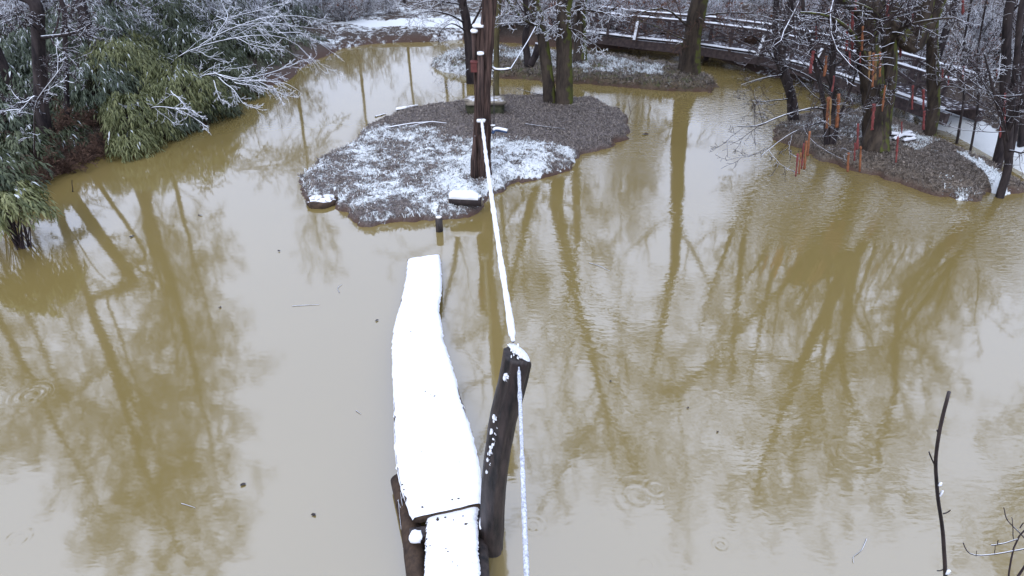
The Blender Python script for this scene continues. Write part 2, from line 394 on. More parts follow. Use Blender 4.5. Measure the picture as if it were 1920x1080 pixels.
# ------------------------------------------------------------------ water
def water_mat():
    m, N, L, b, out = new_mat('muddy pond water'); N.remove(b)
    g = N.new('ShaderNodeNewGeometry')
    n1 = nd(N, 'ShaderNodeTexNoise', Scale=0.22, Detail=3.0); L.new(g.outputs['Position'], n1.inputs['Vector'])
    col = mixc(N, L, n1.outputs['Fac'], (0.200, 0.150, 0.050), (0.238, 0.182, 0.068))
    df = N.new('ShaderNodeBsdfDiffuse'); L.new(col, df.inputs['Color'])
    gl = nd(N, 'ShaderNodeBsdfGlossy', Roughness=0.05); gl.inputs['Color'].default_value = (0.95, 0.97, 1.0, 1)
    # ripples: short crests running across the view, only in wind-touched patches
    mp = nd(N, 'ShaderNodeMapping'); mp.inputs['Scale'].default_value = (1.0, 2.3, 1); L.new(g.outputs['Position'], mp.inputs['Vector'])
    r1 = nd(N, 'ShaderNodeTexNoise', Scale=5.5, Detail=2.0, Roughness=.5, Distortion=0.3); L.new(mp.outputs[0], r1.inputs['Vector'])
    ms = nd(N, 'ShaderNodeTexNoise', Scale=0.17, Detail=2.0); L.new(g.outputs['Position'], ms.inputs['Vector'])
    sx = N.new('ShaderNodeSeparateXYZ'); L.new(g.outputs['Position'], sx.inputs[0])
    side = nd(N, 'ShaderNodeMapRange'); side.inputs['From Min'].default_value = -1; side.inputs['From Max'].default_value = 6; L.new(sx.outputs['X'], side.inputs['Value'])
    mk = nd(N, 'ShaderNodeMapRange'); mk.inputs['From Min'].default_value = .42; mk.inputs['From Max'].default_value = .62; L.new(ms.outputs['Fac'], mk.inputs['Value'])
    far = nd(N, 'ShaderNodeMapRange'); far.inputs['From Min'].default_value = 7.5; far.inputs['From Max'].default_value = 12; far.inputs['To Min'].default_value = .12; L.new(sx.outputs['Y'], far.inputs['Value'])
    amp = math_n(N, L, 'MULTIPLY_ADD', math_n(N, L, 'MULTIPLY', math_n(N, L, 'MULTIPLY', mk.outputs[0], far.outputs[0]), side.outputs[0]), 1.7, 0.05)
    h = math_n(N, L, 'MULTIPLY', r1.outputs['Fac'], math_n(N, L, 'MULTIPLY', amp, 0.9))
    sw = nd(N, 'ShaderNodeTexNoise', Scale=0.9, Detail=1.0); L.new(g.outputs['Position'], sw.inputs['Vector'])
    h = math_n(N, L, 'ADD', h, math_n(N, L, 'MULTIPLY', sw.outputs['Fac'], 0.25))
    # rain-drop rings
    for (px, py, rad, k, hh) in [(1000, 985, .17, 90, .16), (905, 1065, .2, 80, .14), (1195, 930, .42, 45, .05), (1210, 1060, .28, 60, .06), (1352, 1022, .12, 90, .15),
                                 (35, 1010, .24, 70, .10), (1600, 850, .5, 40, .04), (60, 740, .3, 50, .2), (1230, 915, .2, 80, .05)]:
        c = G(px, py)
        vs = nd(N, 'ShaderNodeVectorMath'); vs.operation = 'DISTANCE'; L.new(g.outputs['Position'], vs.inputs[0]); vs.inputs[1].default_value = (c.x, c.y, 0)
        dd = vs.outputs['Value']; s = math_n(N, L, 'SINE', math_n(N, L, 'MULTIPLY', dd, float(k)))
        e = math_n(N, L, 'SUBTRACT', 1.0, math_n(N, L, 'DIVIDE', dd, rad), clamp=True)
        e = math_n(N, L, 'MULTIPLY', e, math_n(N, L, 'GREATER_THAN', dd, rad * .25))
        h = math_n(N, L, 'ADD', h, math_n(N, L, 'MULTIPLY', math_n(N, L, 'MULTIPLY', s, e), hh))
    bp = nd(N, 'ShaderNodeBump', Strength=1.0, Distance=0.012); L.new(h, bp.inputs['Height'])
    fr = nd(N, 'ShaderNodeFresnel', IOR=2.75); L.new(bp.outputs[0], fr.inputs['Normal'])
    L.new(bp.outputs[0], gl.inputs['Normal'])
    mxs = N.new('ShaderNodeMixShader'); L.new(fr.outputs[0], mxs.inputs[0]); L.new(df.outputs[0], mxs.inputs[1]); L.new(gl.outputs[0], mxs.inputs[2])
    L.new(mxs.outputs[0], out.inputs[0])
    return m
wp = [(-60, -8), (60, -8), (60, 48), (-60, 48)]
tag(link('pond_water', mesh_np('pond_water', [(-30, 1, 0), (30, 1, 0), (30, 48, 0), (-30, 48, 0)], [[(0, 1, 2, 3)]], [water_mat()], False)), kind='structure')

# ------------------------------------------------------------------ islands
def island(pxs, mat, snowf, top=0.28, step=0.055, edge=0.16, lump=0.07, jit=0.28):
    P = poly(pxs); x0, y0 = P.min(0) - .5; x1, y1 = P.max(0) + .5
    ax = np.arange(x0, x1, step); ay = np.arange(y0, y1, step)
    X, Y = np.meshgrid(ax, ay, indexing='xy')
    d = sdist(X, Y, P) + jit * fbm(X, Y, 1.6, 4) + .10 * fbm(X + 3, Y, 6.0, 3)
    z = np.where(d > 0, top * (1 - np.exp(-d / edge)) + 0.05 * np.minimum(d, 2.5) + lump * fbm(X, Y, 3.0, 4) * np.clip(d * 4, 0, 1) + 0.03 * fbm(X + 9, Y, 11, 2) * np.clip(d * 4, 0, 1), np.maximum(d * 1.6, -.35))
    s = snowf(X, Y, d); s = s + np.where(s > 0, .42 * fbm(X + 4, Y * 1.3, 2.2, 4) + .30 * fbm(X, Y * 1.4 + 3, 7.0, 2), 0) * (s < 1.0)
    wet = np.clip(1.0 - d / (edge * .6) + .8 * fbm(X, Y, 2.5, 3), 0, 1) * (d < edge * 1.6)
    Fq = grid_faces(len(ax), len(ay)); V = np.stack([X, Y, z], -1).reshape(-1, 3)
    keep = (V[Fq][:, :, 2] > -0.34).any(1); Fq = Fq[keep]
    u, inv = np.unique(Fq, return_inverse=True); V = V[u]; Fq = inv.reshape(-1, 4)
    o = link('island', mesh_np('island', V, [Fq], [mat], True, {'snow': s.ravel()[u], 'wet': wet.ravel()[u]}))
    tag(o, kind='structure')
    def hz(x, y):
        d = sdist(np.array([x]), np.array([y]), P) + jit * fbm(np.array([x]), np.array([y]), 1.6, 4)
        return float(np.where(d > 0, top * (1 - np.exp(-d / edge)) + 0.05 * np.minimum(d, 2.5), d * 1.6)[0])
    return o, V, s.ravel()[u], hz, P
main_px = [(560, 347), (580, 312), (640, 287), (670, 264), (678, 243), (715, 233), (735, 226), (790, 207), (870, 200), (940, 192), (1000, 187), (1060, 190), (1110, 196), (1150, 206), (1172, 220), (1178, 243),
           (1162, 264), (1120, 279), (1088, 290), (1072, 312), (1030, 334), (960, 348), (930, 362), (908, 368), (906, 386), (885, 400), (850, 410), (800, 412), (745, 418), (692, 428), (657, 415), (642, 396), (624, 381), (600, 376), (570, 362)]
snow_px = [(540, 350), (575, 305), (640, 280), (670, 245), (700, 225), (740, 238), (800, 244), (850, 262), (885, 268), (925, 268), (1000, 268), (1090, 277), (1085, 312), (1030, 340), (930, 365), (915, 390), (850, 398), (790, 425), (690, 440), (630, 410), (560, 375)]
SP = poly(snow_px, .25)
def snow_main(X, Y, d):
    q = sdist(X, Y, SP) + .5 * fbm(X, Y, 1.3, 3)
    s = np.clip(0.44 + q * 1.2, -0.2, 0.63)
    # dense fringe in front of the post
    q2 = sdist(X, Y, poly([(800, 330), (905, 285), (960, 272), (1085, 278), (1070, 318), (1000, 335), (900, 365), (850, 370)], .25))
    s = np.where(q2 > 0, s + 0.16, s)
    return s * np.where(d < 0.03, 0.3, 1.0)
isl1, V1, S1, hz1, PM = island(main_px, M['mud_island'], snow_main)
far_px = [(808, 124), (830, 109), (870, 100), (940, 97), (1000, 101), (1100, 110), (1160, 116), (1250, 130), (1310, 142), (1346, 163), (1330, 174), (1250, 171), (1150, 162), (1060, 157), (990, 150), (930, 146), (880, 143), (835, 138)]
def snow_far(X, Y, d):
    a = G(930, 120); s = np.where(X < a.x, 0.66, 0.24)
    b = poly([(1040, 100), (1240, 128), (1245, 142), (1100, 135), (980, 120), (930, 112), (935, 97)], .3)
    return np.where(sdist(X, Y, b) > 0, .66, s)
isl2, V2, S2, hz2, P2 = island(far_px, M['mud_far'], snow_far, top=.35, step=.09, edge=.3, lump=.16)
right_px = [(1447, 245), (1480, 227), (1530, 214), (1600, 220), (1660, 232), (1720, 252), (1790, 286), (1850, 313), (1900, 342), (1914, 358), (1895, 372), (1855, 364), (1835, 374), (1800, 377), (1740, 364), (1680, 345), (1620, 325), (1560, 305), (1500, 283), (1458, 262)]
def snow_right(X, Y, d):
    s = np.full(X.shape, 0.08)
    for pl, v in (([(1470, 232), (1530, 212), (1640, 225), (1690, 262), (1600, 262), (1540, 250)], .58), ([(1790, 286), (1810, 285), (1920, 350), (1905, 362)], 1.2), ([(1650, 232), (1760, 265), (1720, 290), (1665, 270)], .62), ([(1750, 320), (1860, 350), (1850, 372), (1780, 350)], .45)):
        s = np.where(sdist(X, Y, poly(pl, .3)) > 0, v, s)
    return s
isl3, V3, S3, hz3, P3 = island(right_px, M['mud_right'], snow_right, top=.3)

# low tufts and litter on the main islands
def tufts(V, S, n, mat_a, mat_b, name, parent, hmax=.07, seed=5):
    r = np.random.RandomState(seed); ok = np.where(V[:, 2] > .08)[0]; idx = r.choice(ok, n)
    p = V[idx] + np.c_[r.uniform(-.03, .03, (n, 2)), np.full(n, -0.01)]; s = S[idx]
    a = r.uniform(0, 2 * np.pi, n); h = r.uniform(.25, 1, n) * hmax * np.where(V[idx, 2] < .2, 1.5, 1); lean = r.uniform(.2, 1.6, n); w = r.uniform(.004, .011, n)
    d = np.stack([np.cos(a) * lean, np.sin(a) * lean, np.ones(n)], -1) * h[:, None]
    sd = np.stack([-np.sin(a), np.cos(a), np.zeros(n)], -1) * w[:, None]
    VV = np.stack([p - sd, p + sd, p + d * .6 + sd * .8 + [0, 0, .004], p + d * .6 - sd * .8 + [0, 0, .004], p + d * [1.1, 1.1, .75]], 1).reshape(-1, 3)
    k = np.arange(n)[:, None] * 5
    Q = k + np.array([[0, 1, 2, 3]]); T = k + np.array([[3, 2, 4]])
    white = (r.rand(n) < np.clip(s * 1.9 - .75, 0, .92)).astype(int)
    o = link(name, mesh_np(name, VV, [Q, T], [mat_a, mat_b], False, {'rnd': np.repeat(r.rand(n), 5)}, np.concatenate([white, white])), parent)
    tag(o, kind='stuff'); return o
tufts(V1, S1, 40000, M['grass_dry'], M['grass_snow'], 'grass', isl1)
tufts(V2, S2, 24000, M['grass_dry'], M['grass_snow'], 'grass', isl2, .13, 6)
tufts(V3, S3, 26000, M['grass_dry'], M['grass_snow'], 'grass', isl3, .07, 7)

def litter(V, S, n, name, parent, size, seed):
    r = np.random.RandomState(seed); ok = np.where(V[:, 2] > .04)[0]; idx = r.choice(ok, n); idx = idx[r.rand(n) > np.clip(S[idx], 0, 1) * .9]; n = len(idx)
    p = V[idx] + np.c_[r.uniform(-.03, .03, (n, 2)), np.full(n, .012)]; a = r.uniform(0, 2 * np.pi, n); l = size * r.uniform(.4, 1.3, n)[:, None]
    u = np.stack([np.cos(a), np.sin(a), r.uniform(-.35, .35, n)], -1) * l; w = np.stack([-np.sin(a), np.cos(a), r.uniform(-.5, .5, n)], -1) * l * .45
    VV = np.stack([p - u, p + w, p + u, p - w + [0, 0, .008]], 1).reshape(-1, 3); k = np.arange(n)[:, None] * 4
    tag(link(name, mesh_np(name, VV, [k + [[0, 1, 2]], k + [[0, 2, 3]]], [M['litter']], False, {'rnd': np.repeat(r.rand(n) ** 2.2, 4)}), parent), kind='stuff')
M['litter'] = leafmat('fallen leaf', (0.035, 0.024, 0.020), (0.38, 0.32, 0.27))
litter(V1, S1, 11000, 'leaf_litter', isl1, .026, 15)
litter(V2, S2, 5000, 'leaf_litter', isl2, .05, 16)
litter(V3, S3, 7000, 'leaf_litter', isl3, .028, 17)

# ------------------------------------------------------------------ branching
UP = Vector((0, 0, 1))
def rv(r): return Vector((r.gauss(0, 1), r.gauss(0, 1), r.gauss(0, 1))).normalized()
def grow(out, r, p, d, L, rad, lvl, P):
    n = P['seg'][min(lvl, len(P['seg']) - 1)]; st = L / n; pts = [p.copy()]; rs = [rad]; d = d.normalized(); ends = max(P['min'], rad * .25)
    dirs = [d]
    wob = P['wob'][min(lvl, len(P['wob']) - 1)]; up = P['up'][min(lvl, len(P['up']) - 1)]
    for i in range(n):
        d = (d + rv(r) * wob + UP * up).normalized(); p = p + d * st; pts.append(p); dirs.append(d)
        rs.append(rad + (ends - rad) * (i + 1) / n)
    out.append((lvl, pts, rs))
    if lvl >= P['max']: return
    sprout(out, r, pts, rs, dirs, L, lvl, P)
def sprout(out, r, pts, rs, dirs, L, lvl, P, t0=None):
    k = P['kids'][min(lvl, len(P['kids']) - 1)]; t0 = P['t0'][min(lvl, len(P['t0']) - 1)] if t0 is None else t0
    n = len(pts) - 1
    for j in range(k):
        t = t0 + (1 - t0) * (j + r.random()) / k; f = t * n; i = min(int(f), n - 1); f -= i
        q = pts[i].lerp(pts[i + 1], f); dd = dirs[i + 1]
        s = rv(r); s = (s - dd * s.dot(dd))
        if P.get('flat'): s.z *= P['flat']
        s = s.normalized()
        an = math.radians(r.uniform(*P['ang'])); nd_ = dd * math.cos(an) + s * math.sin(an)
        lr = P['ratio'][min(lvl, len(P['ratio']) - 1)] * r.uniform(.6, 1.15) * (1.1 - .55 * t)
        cr = max(P['min'], (rs[i] + (rs[i + 1] - rs[i]) * f) * (r.uniform(.24, .42) if lvl == 0 else r.uniform(.42, .62)))
        grow(out, r, q, nd_, L * lr, cr, lvl + 1, P)
def dirs_of(pts):
    return [(pts[min(i + 1, len(pts) - 1)] - pts[max(i - 1, 0)]).normalized() for i in range(len(pts))]
TREE = dict(seg=[8, 7, 5, 4, 3], wob=[.08, .16, .22, .28, .3], up=[.05, .10, .05, .02, 0], kids=[9, 7, 6, 5], t0=[.35, .2, .15, .1], ratio=[.55, .55, .5, .45], ang=(35, 70), min=.0048, max=4)
def P_(base, **k): d = dict(base); d.update(k); return d

def tree_meshes(sk, loc, trunk_mat, twig_mat, name, split=1, trunk_extra=None):
    """sk: list of (lvl, pts, radii) in world -> (trunk mesh, crown mesh) about loc"""
    tr = [(p, r) for l, p, r in sk if l <= split]; cr = [(p, r) for l, p, r in sk if l > split]
    Vt, Ft = tubes(tr) if tr else (np.zeros((0, 3)), [np.zeros((0, 4), int)])
    if trunk_extra:
        for (Ve, Fe) in trunk_extra:
            off = len(Vt); Vt = np.vstack([Vt, Ve]); Ft = Ft + [np.asarray(f) + off for f in Fe]
    a = mesh_np(name + '_trunk', local(Vt, loc), Ft, [trunk_mat])
    b = None
    if cr:
        V, Fq = tubes(cr); b = mesh_np(name + '_crown', local(V, loc), Fq, [twig_mat])
    return a, b
def hero_tree(name, label, cat, trunk_lines, limbs, r, P, trunk_mat, twig_mat, group=None, ridge=.12, rough=.18, sides=26, lvl_limb=1, kids_limb=None, t0=.15, trunk_kids=None, split=1, flare=1.25):
    """trunk_lines: [(points, r0, r1)], limbs: [(points, r0, r1)]"""
    loc = tuple(trunk_lines[0][0][0]); t = thing(name, label, cat, loc, group); sk = []; ex = []
    for k, tl in enumerate(trunk_lines):
        pts, r0, r1 = tl[:3]
        n = max(30, int(sum((pts[i + 1] - pts[i]).length for i in range(len(pts) - 1)) * 9))
        q = resample(pts, n, .0); rr = lerp_list(r0, r1, n)
        hgt = [(v - q[0]).length for v in q]
        rr = [a * (1 + (flare - 1) * math.exp(-h_ / (r0 * 2.2))) for a, h_ in zip(rr, hgt)] if k < 3 else rr
        ex.append(loft(q, rr, sides, ridge, 11, rough, seed=k + len(name)))
        if trunk_kids:
            qs = resample(pts, 14); sprout(sk, r, qs, lerp_list(r0, r1, 14), dirs_of(qs), sum((qs[i + 1] - qs[i]).length for i in range(13)), 0, P_(P, kids=[trunk_kids] + P['kids'][1:], ratio=[min(.34, P['ratio'][0])] + P['ratio'][1:]), trunk_lines[k][3] if len(trunk_lines[k]) > 3 else .4) if len(pts) else None
    for (pts, r0, r1) in limbs:
        q = resample(pts, 12, .02, seed=len(sk) + 3); rr = lerp_list(r0, r1, 12)
        sk.append((1, q, rr)); L = sum((q[i + 1] - q[i]).length for i in range(11))
        sprout(sk, r, q, rr, dirs_of(q), L, lvl_limb, P_(P, kids=[kids_limb or P['kids'][1]] * 2 + P['kids'][2:]), t0)
    a, b = tree_meshes(sk, loc, trunk_mat, twig_mat, name, split, ex)
    link('trunk', a, t)
    if b: link('crown', b, t)
    return t
# trunk_lines tuples may carry a 4th value; strip helper
def TL(pts, r0, r1, t0=None): return (pts, r0, r1) if t0 is None else (pts, r0, r1, t0)

# ================================================================== THINGS
# ------------------------------------------------------------------ walkway boards
def strip_board(name, left, right, zf, thick, snow_h, label, seed, holes=0, snow_m=None, specks=()):
    n = 150
    Lp = resample([G(x, y, zf(y)) for x, y in left], n); Rp = resample([G(x, y, zf(y)) for x, y in right], n)
    r = np.random.RandomState(seed); loc = tuple((Lp[0] + Rp[0]) / 2)
    t = thing(name, label, 'walkway board', loc)
    def ragged(k, amp): 
        y_ = np.arange(n) * .07; return amp * (2.2 * fbm(y_, y_ * 0 + seed + k * 3 + .4, .8, 5) + .45 * r.randn(n) * (fbm(y_ * 9, y_ * 0 + 7 + k, .8, 2) > 0))
    wl_, wr_ = ragged(0, .012), ragged(1, .012); V = []
    prof = [(-.5, 0), (.5, 0), (.5, -thick), (.42, -thick * 1.5), (-.42, -thick * 1.5), (-.5, -thick)]
    for i in range(n):
        c = (Lp[i] + Rp[i]) / 2; e = Rp[i] - Lp[i]; w = e.length - .02; e.normalize()
        for a, b in prof:
            q = c + e * a * (w + (wl_[i] if a < 0 else wr_[i])); V.append((q.x, q.y, q.z + b))
    m = len(prof); Fq = [(i * m + k, i * m + (k + 1) % m, (i + 1) * m + (k + 1) % m, (i + 1) * m + k) for i in range(n - 1) for k in range(m)]
    link('board', mesh_np('board', local(V, loc), [Fq, np.zeros((0, 3), int)][:1] + [[tuple(range(m))[::-1]], [tuple((n - 1) * m + k for k in range(m))]], [M['wood_plank']], False), t)
    # snow blanket with a rounded, crumbling rim
    K = 26; V = []; wl_, wr_ = ragged(2, .016), ragged(3, .016)
    for i in range(n):
        c = (Lp[i] + Rp[i]) / 2; e = Rp[i] - Lp[i]; w = e.length; e.normalize(); ed = min(1, min(i, n - 1 - i) / 2.0 + .25)
        for k in range(K + 1):
            u = k / K * 2 - 1; a = math.copysign(abs(u) ** .8, u) * .5
            hh = snow_h * (1 - abs(u) ** 7) * ed
            q = c + e * a * (w + (wl_[i] if a < 0 else wr_[i]) * 2 + .01)
            nz = float(fbm(np.array([q.x]), np.array([q.y]), 5, 3)[0]) * .012 + float(fbm(np.array([q.x]), np.array([q.y]), 22, 2)[0]) * .006
            V.append((q.x, q.y, q.z + .003 + hh + (nz if abs(u) < .93 else nz * .4) - (.03 if abs(u) == 1 else 0)))
    V = np.array(V); k1 = K + 1
    if holes:
        for _ in range(holes):
            j = r.randint(5 * k1, (n - 5) * k1); d = np.hypot(V[:, 0] - V[j, 0], V[:, 1] - V[j, 1]); V[:, 2] -= snow_h * .9 * np.exp(-(d / .022) ** 2)
    Fq = grid_faces(k1, n)
    link('snow_cover', mesh_np('snow_cover', local(V, loc), [Fq[:, ::-1]], [snow_m or M['snow']]), t)
    VS = []; FS = []
    for (px, py, w) in specks:
        c = G(px, py, zf(py) + snow_h); j = np.argmin(np.hypot(V[:, 0] - c.x, V[:, 1] - c.y)); c.z = V[j, 2] + .002
        v, f = rock_v(tuple(c), w * .65 * mpp(c), w * mpp(c) * .5, .008, px, 7, 5, 1.4); FS.append(np.array(f[0]) + len(VS)); VS += v
    if VS: tag(link('bark_crumbs', mesh_np('bark_crumbs', local(VS, loc), [np.concatenate(FS)], [M['wood_plank']]), t), kind='stuff')
    return t
zb = lambda y: .12 + .30 * min(1, max(0, (y - 480) / 350))
strip_board('walkway_board', [(763, 487), (762, 520), (748, 575), (738, 620), (737, 700), (738, 800), (743, 880), (755, 930), (775, 972)],
            [(824, 478), (828, 540), (822, 575), (831, 640), (851, 700), (876, 780), (894, 850), (900, 895), (901, 945)], zb, .06, .06, 'long wavy wooden slab thick with untouched snow, lying over the pond', 4, 9, specks=[(815, 744, 6), (798, 735, 4), (807, 741, 3), (836, 826, 3), (790, 846, 3), (792, 951, 7), (848, 937, 5), (860, 935, 6), (757, 915, 6), (754, 905, 4), (770, 622, 4), (885, 800, 3), (872, 760, 3), (868, 962, 4), (820, 966, 5)])
strip_board('walkway_board', [(799, 968), (796, 1010), (797, 1060), (794, 1300)], [(894, 950), (893, 1000), (898, 1060), (912, 1300)], lambda y: .36, .06, .035,
            'shorter snowy board at the bottom edge, joined below the long slab', 5, 14, specks=[(874, 983, 8), (850, 975, 4), (840, 1035, 5), (836, 1030, 4), (858, 1062, 4), (848, 1055, 3), (820, 975, 8), (835, 970, 6)])
# support log under the boards' near end
def log_thing(name, label, cat, pts, r0, r1, mat, seed=1, ends=True, group=None, rough=.1, ridge=.03, snow=None, sides=22, snowspan=(0, 1)):
    loc = tuple(pts[0]); t = thing(name, label, cat, loc, group); L = sum((pts[i + 1] - pts[i]).length for i in range(len(pts) - 1))
    n = max(10, int(L * 14)); q = resample(pts, n); rr = lerp_list(r0, r1, n)
    V, Fc = loft(q, rr, sides, ridge, 9, rough, seed); nq = len(Fc[0])
    o = link('log_body', mesh_np('log_body', local(V, loc), Fc, [mat, M['wood_end']], True, None, [0] * nq + [1 if ends else 0] * len(Fc[1])), t)
    if snow:
        a, b = int(snowspan[0] * (n - 1)), int(snowspan[1] * (n - 1)); K = 8; V = []; rg = np.random.RandomState(seed)
        for i in range(a, b + 1):
            T = (q[min(i + 1, n - 1)] - q[max(i - 1, 0)]).normalized(); S = T.cross(UP).normalized(); N_ = S.cross(T).normalized(); e = .3 if i in (a, b) else 1
            for k in range(K + 1):
                an = math.pi * (.14 + .72 * k / K); hh = rr[i] * 1.03 + snow * e * math.sin(math.pi * k / K) ** .5 * (1 + .25 * rg.randn())
                V.append(q[i] + (S * math.cos(an) + N_ * math.sin(an)) * hh)
        link('snow_cover', mesh_np('snow_cover', local([tuple(v) for v in V], loc), [grid_faces(K + 1, b - a + 1)], [M['snow']]), t)
    return t
log_thing('support_log', 'brown log sticking out on the left under the near end of the long snowy slab', 'log', [G(748, 900, .12), G(770, 985, .16), G(812, 1290, .16)], .10, .12, M['wood_plank'], 3)
log_thing('support_log', 'dark wet log under the right edge of the shorter snowy board', 'log', [G(893, 905, .12), G(898, 1000, .16), G(912, 1290, .16)], .08, .09, M['bark_log'], 8)
# crossing block with a lump of snow
t = thing('cross_block', 'short dark crosspiece with a lump of snow, left of the board joint', 'wooden block', tuple(G(800, 1000, .3)))
V, Fq = bar(G(768, 1004, .30), G(905, 986, .30), .13, .09); o = link('block', mesh_np('block', local(V, t.location), [Fq], [M['bark_log']], False), t); add_bevel(o, .015)
V, Fq = rock_v(tuple(G(780, 1006, .37)), .13, .12, .09, 4, rough=.3); link('snow_cover', mesh_np('snow_cover', local(V, t.location), Fq, [M['snow']]), t)
V, Fq = rock_v(tuple(G(905, 982, .37)), .07, .12, .06, 5, rough=.4); link('snow_cover', mesh_np('snow_cover', local(V, t.location), Fq, [M['snow']]), t)

# ------------------------------------------------------------------ leaning mooring post with ropes
b0 = G(920, 1034, -.05); Yp = b0.y
pp = [b0 + Vector((0, -.02, -.3)), A(921, 1020, Yp), A(926, 900, Yp + .03), A(944, 780, Yp + .05), A(962, 715, Yp + .06), A(972, 662, Yp + .08)]
t = thing('leaning_post', 'thick dark wet post leaning right out of the water beside the boards, snow-tipped', 'post', tuple(G(920, 1034)))
q = resample(pp, 60); rr = lerp_list(.115, .124, 60); V, Fc = loft(q, rr, 36, .10, 9, .14, 2)
V = np.array(V)
top = q[-1]; cut = Vector((.60, .30, .70)).normalized()      # slanting cut at the head
for i in range(len(V)):
    h_ = (Vector(V[i]) - top).dot(cut)
    if h_ > 0: V[i] -= np.array(cut) * h_
link('post_shaft', mesh_np('post_shaft', local(V, t.location), Fc, [M['bark_log']]), t)
S_ = cut.cross(Vector((0, 1, 0))).normalized(); T_ = cut.cross(S_)
Vs = []; rg = np.random.RandomState(3)
for j in range(7):
    for i in range(18):
        a = i / 18 * 2 * math.pi; e = 1 - (j / 6) ** 2; w = .118 * (1.04 - .16 * j) if j < 6 else .0
        Vs.append(top + (S_ * math.cos(a) + T_ * math.sin(a)) * w * (1 + .05 * rg.randn()) + cut * (.006 + .035 * (1 - (1 - j / 6) ** 3)))
Fs = [(j * 18 + i, j * 18 + (i + 1) % 18, (j + 1) * 18 + (i + 1) % 18, (j + 1) * 18 + i) for j in range(6) for i in range(18)]
link('snow_cover', mesh_np('snow_cover', local([tuple(v) for v in Vs], t.location), [Fs], [M['snow']]), t)
rg = random.Random(5)
VS = []; FS = []
for (px, py, w) in [(952, 703, 13), (956, 716, 11), (960, 695, 8), (968, 655, 9), (962, 660, 7), (975, 668, 7), (960, 728, 5), (928, 786, 7), (925, 812, 7), (922, 836, 6), (927, 832, 6), (921, 845, 7), (930, 846, 6), (915, 862, 4), (920, 868, 4), (926, 918, 4), (922, 1024, 6), (928, 848, 4), (933, 800, 3), (918, 850, 4), (913, 884, 4), (924, 880, 3), (927, 823, 4)]:
    c = A(px, py, Yp - .045 if py > 740 else Yp - .02); mm = mpp(c)
    for k in range(5):
        o_ = Vector((rg.gauss(0, .35) * w * mm, 0, rg.gauss(0, .45) * w * mm)); sc_ = w * mm * rg.uniform(.25, .75)
        v, f = rock_v(tuple(c + o_), sc_, .04, sc_ * rg.uniform(.6, 1.2), px + py + k, 8, 5, 1.0)
        FS.append(np.array(f[0]) + len(VS)); VS += v
tag(link('snow_patch', mesh_np('snow_patch', local(VS, t.location), [np.concatenate(FS)], [M['snow']]), t), kind='stuff')

def rope(label, pts, rad, sag, seed, snowy=.022, sm='snow'):
    n = 150; a, b = pts; loc = tuple(a); t = thing('rope', label, 'rope', loc)
    q = []
    for i in range(n):
        u = i / (n - 1); p = a.lerp(b, u); p = p - UP * sag * 4 * u * (1 - u); q.append(p)
    rr = [rad * (1 + .12 * math.sin(i * 2.2)) for i in range(n)]
    V, Fq = loft(q, rr, 8, 0, 1, 0); link('cord', mesh_np('cord', local(V, loc), Fq, [M['string']]), t)
    rg = np.random.RandomState(seed); w = rg.randn(n) * .22; w[1:-1] = (w[:-2] + w[1:-1] + w[2:]) / 3
    qs = [p + UP * rad * .8 for p in q]; rs = [snowy * (1 + w[i]) * (1 if 1 < i < n - 2 else .5) for i in range(n)]
    V, Fq = loft(qs, rs, 9, 0, 1, .25, seed); link('snow_cover', mesh_np('snow_cover', local(V, loc), Fq, [M[sm]]), t)
BY = G(903, 352).y
rope('snow-coated rope running from the tall trunk down to the leaning post', (A(903, 226, BY - .28), A(962, 640, Yp + .03)), .014, .12, 1, .030)
rope2 = 1
rope('snow-coated rope from the leaning post towards the bottom edge', (A(973, 690, Yp - .10), A(973, 690, Yp - .10) + (A(989, 1120, 2.3) - A(973, 690, Yp - .10)) * 2.4), .010, .01, 2, .0165, 'rope_ice')

# ------------------------------------------------------------------ tall trunk on the main island
r = random.Random(21)
Y = BY; z0 = hz1(G(903, 345).x, Y)
t = hero_tree('dead_tree', 'tall shaggy brown trunk rising in the middle of the picture with rope, box and perches', 'tree',
    [TL([Vector((G(904, 352).x, Y, z0 - .1)), A(902, 300, Y), A(906, 220, Y), A(910, 120, Y), A(915, 40, Y), A(919, 0, Y), A(926, 0, Y) + Vector((.1, .1, 2.6)), A(926, 0, Y) + Vector((.3, 0, 5.2))], .108, .165),
     TL([Vector((G(893, 352).x, Y + .04, z0 - .1)), A(891, 300, Y + .02), A(896, 200, Y), A(897, 110, Y), A(898, 52, Y)], .072, .055),
     TL([Vector((G(916, 352).x, Y + .1, z0 - .1)), A(914, 300, Y + .1), A(916, 240, Y + .08), A(914, 150, Y + .1)], .07, .04)],
    [([A(925, 0, Y) + Vector((0, 0, .8 + k * .6)), A(925 + s * 60, 0, Y + u) + Vector((0, 0, 1.6 + k * .7)), A(925 + s * 120, 0, Y + u * 2) + Vector((0, 0, 2.4 + k * .8))], .05, .02) for k, (s, u) in enumerate([(1, .3), (-1, .5), (.8, -.5), (-.8, -.3)])],
    r, P_(TREE, max=3), M['bark_post'], M['twig'], ridge=.34, rough=.35, sides=40, flare=1.25)
def tloc(t, V): return local(V, t.location)
def cap(t, px, py, w, d, h, Y, seed):
    V, Fq = rock_v(tuple(A(px, py, Y)), w, d, h, seed, 16, 8, .18, boxy=.45); link('snow_cover', mesh_np('snow_cover', tloc(t, V), Fq, [M['snow']]), t)
mm = mpp(A(900, 100, Y))
cap(t, 898, 48, 26 * mm, .26, .06, Y, 3); cap(t, 889, 58, 14 * mm, .16, .07, Y - .05, 5); cap(t, 901, 100, 14 * mm, .16, .06, Y - .18, 7)
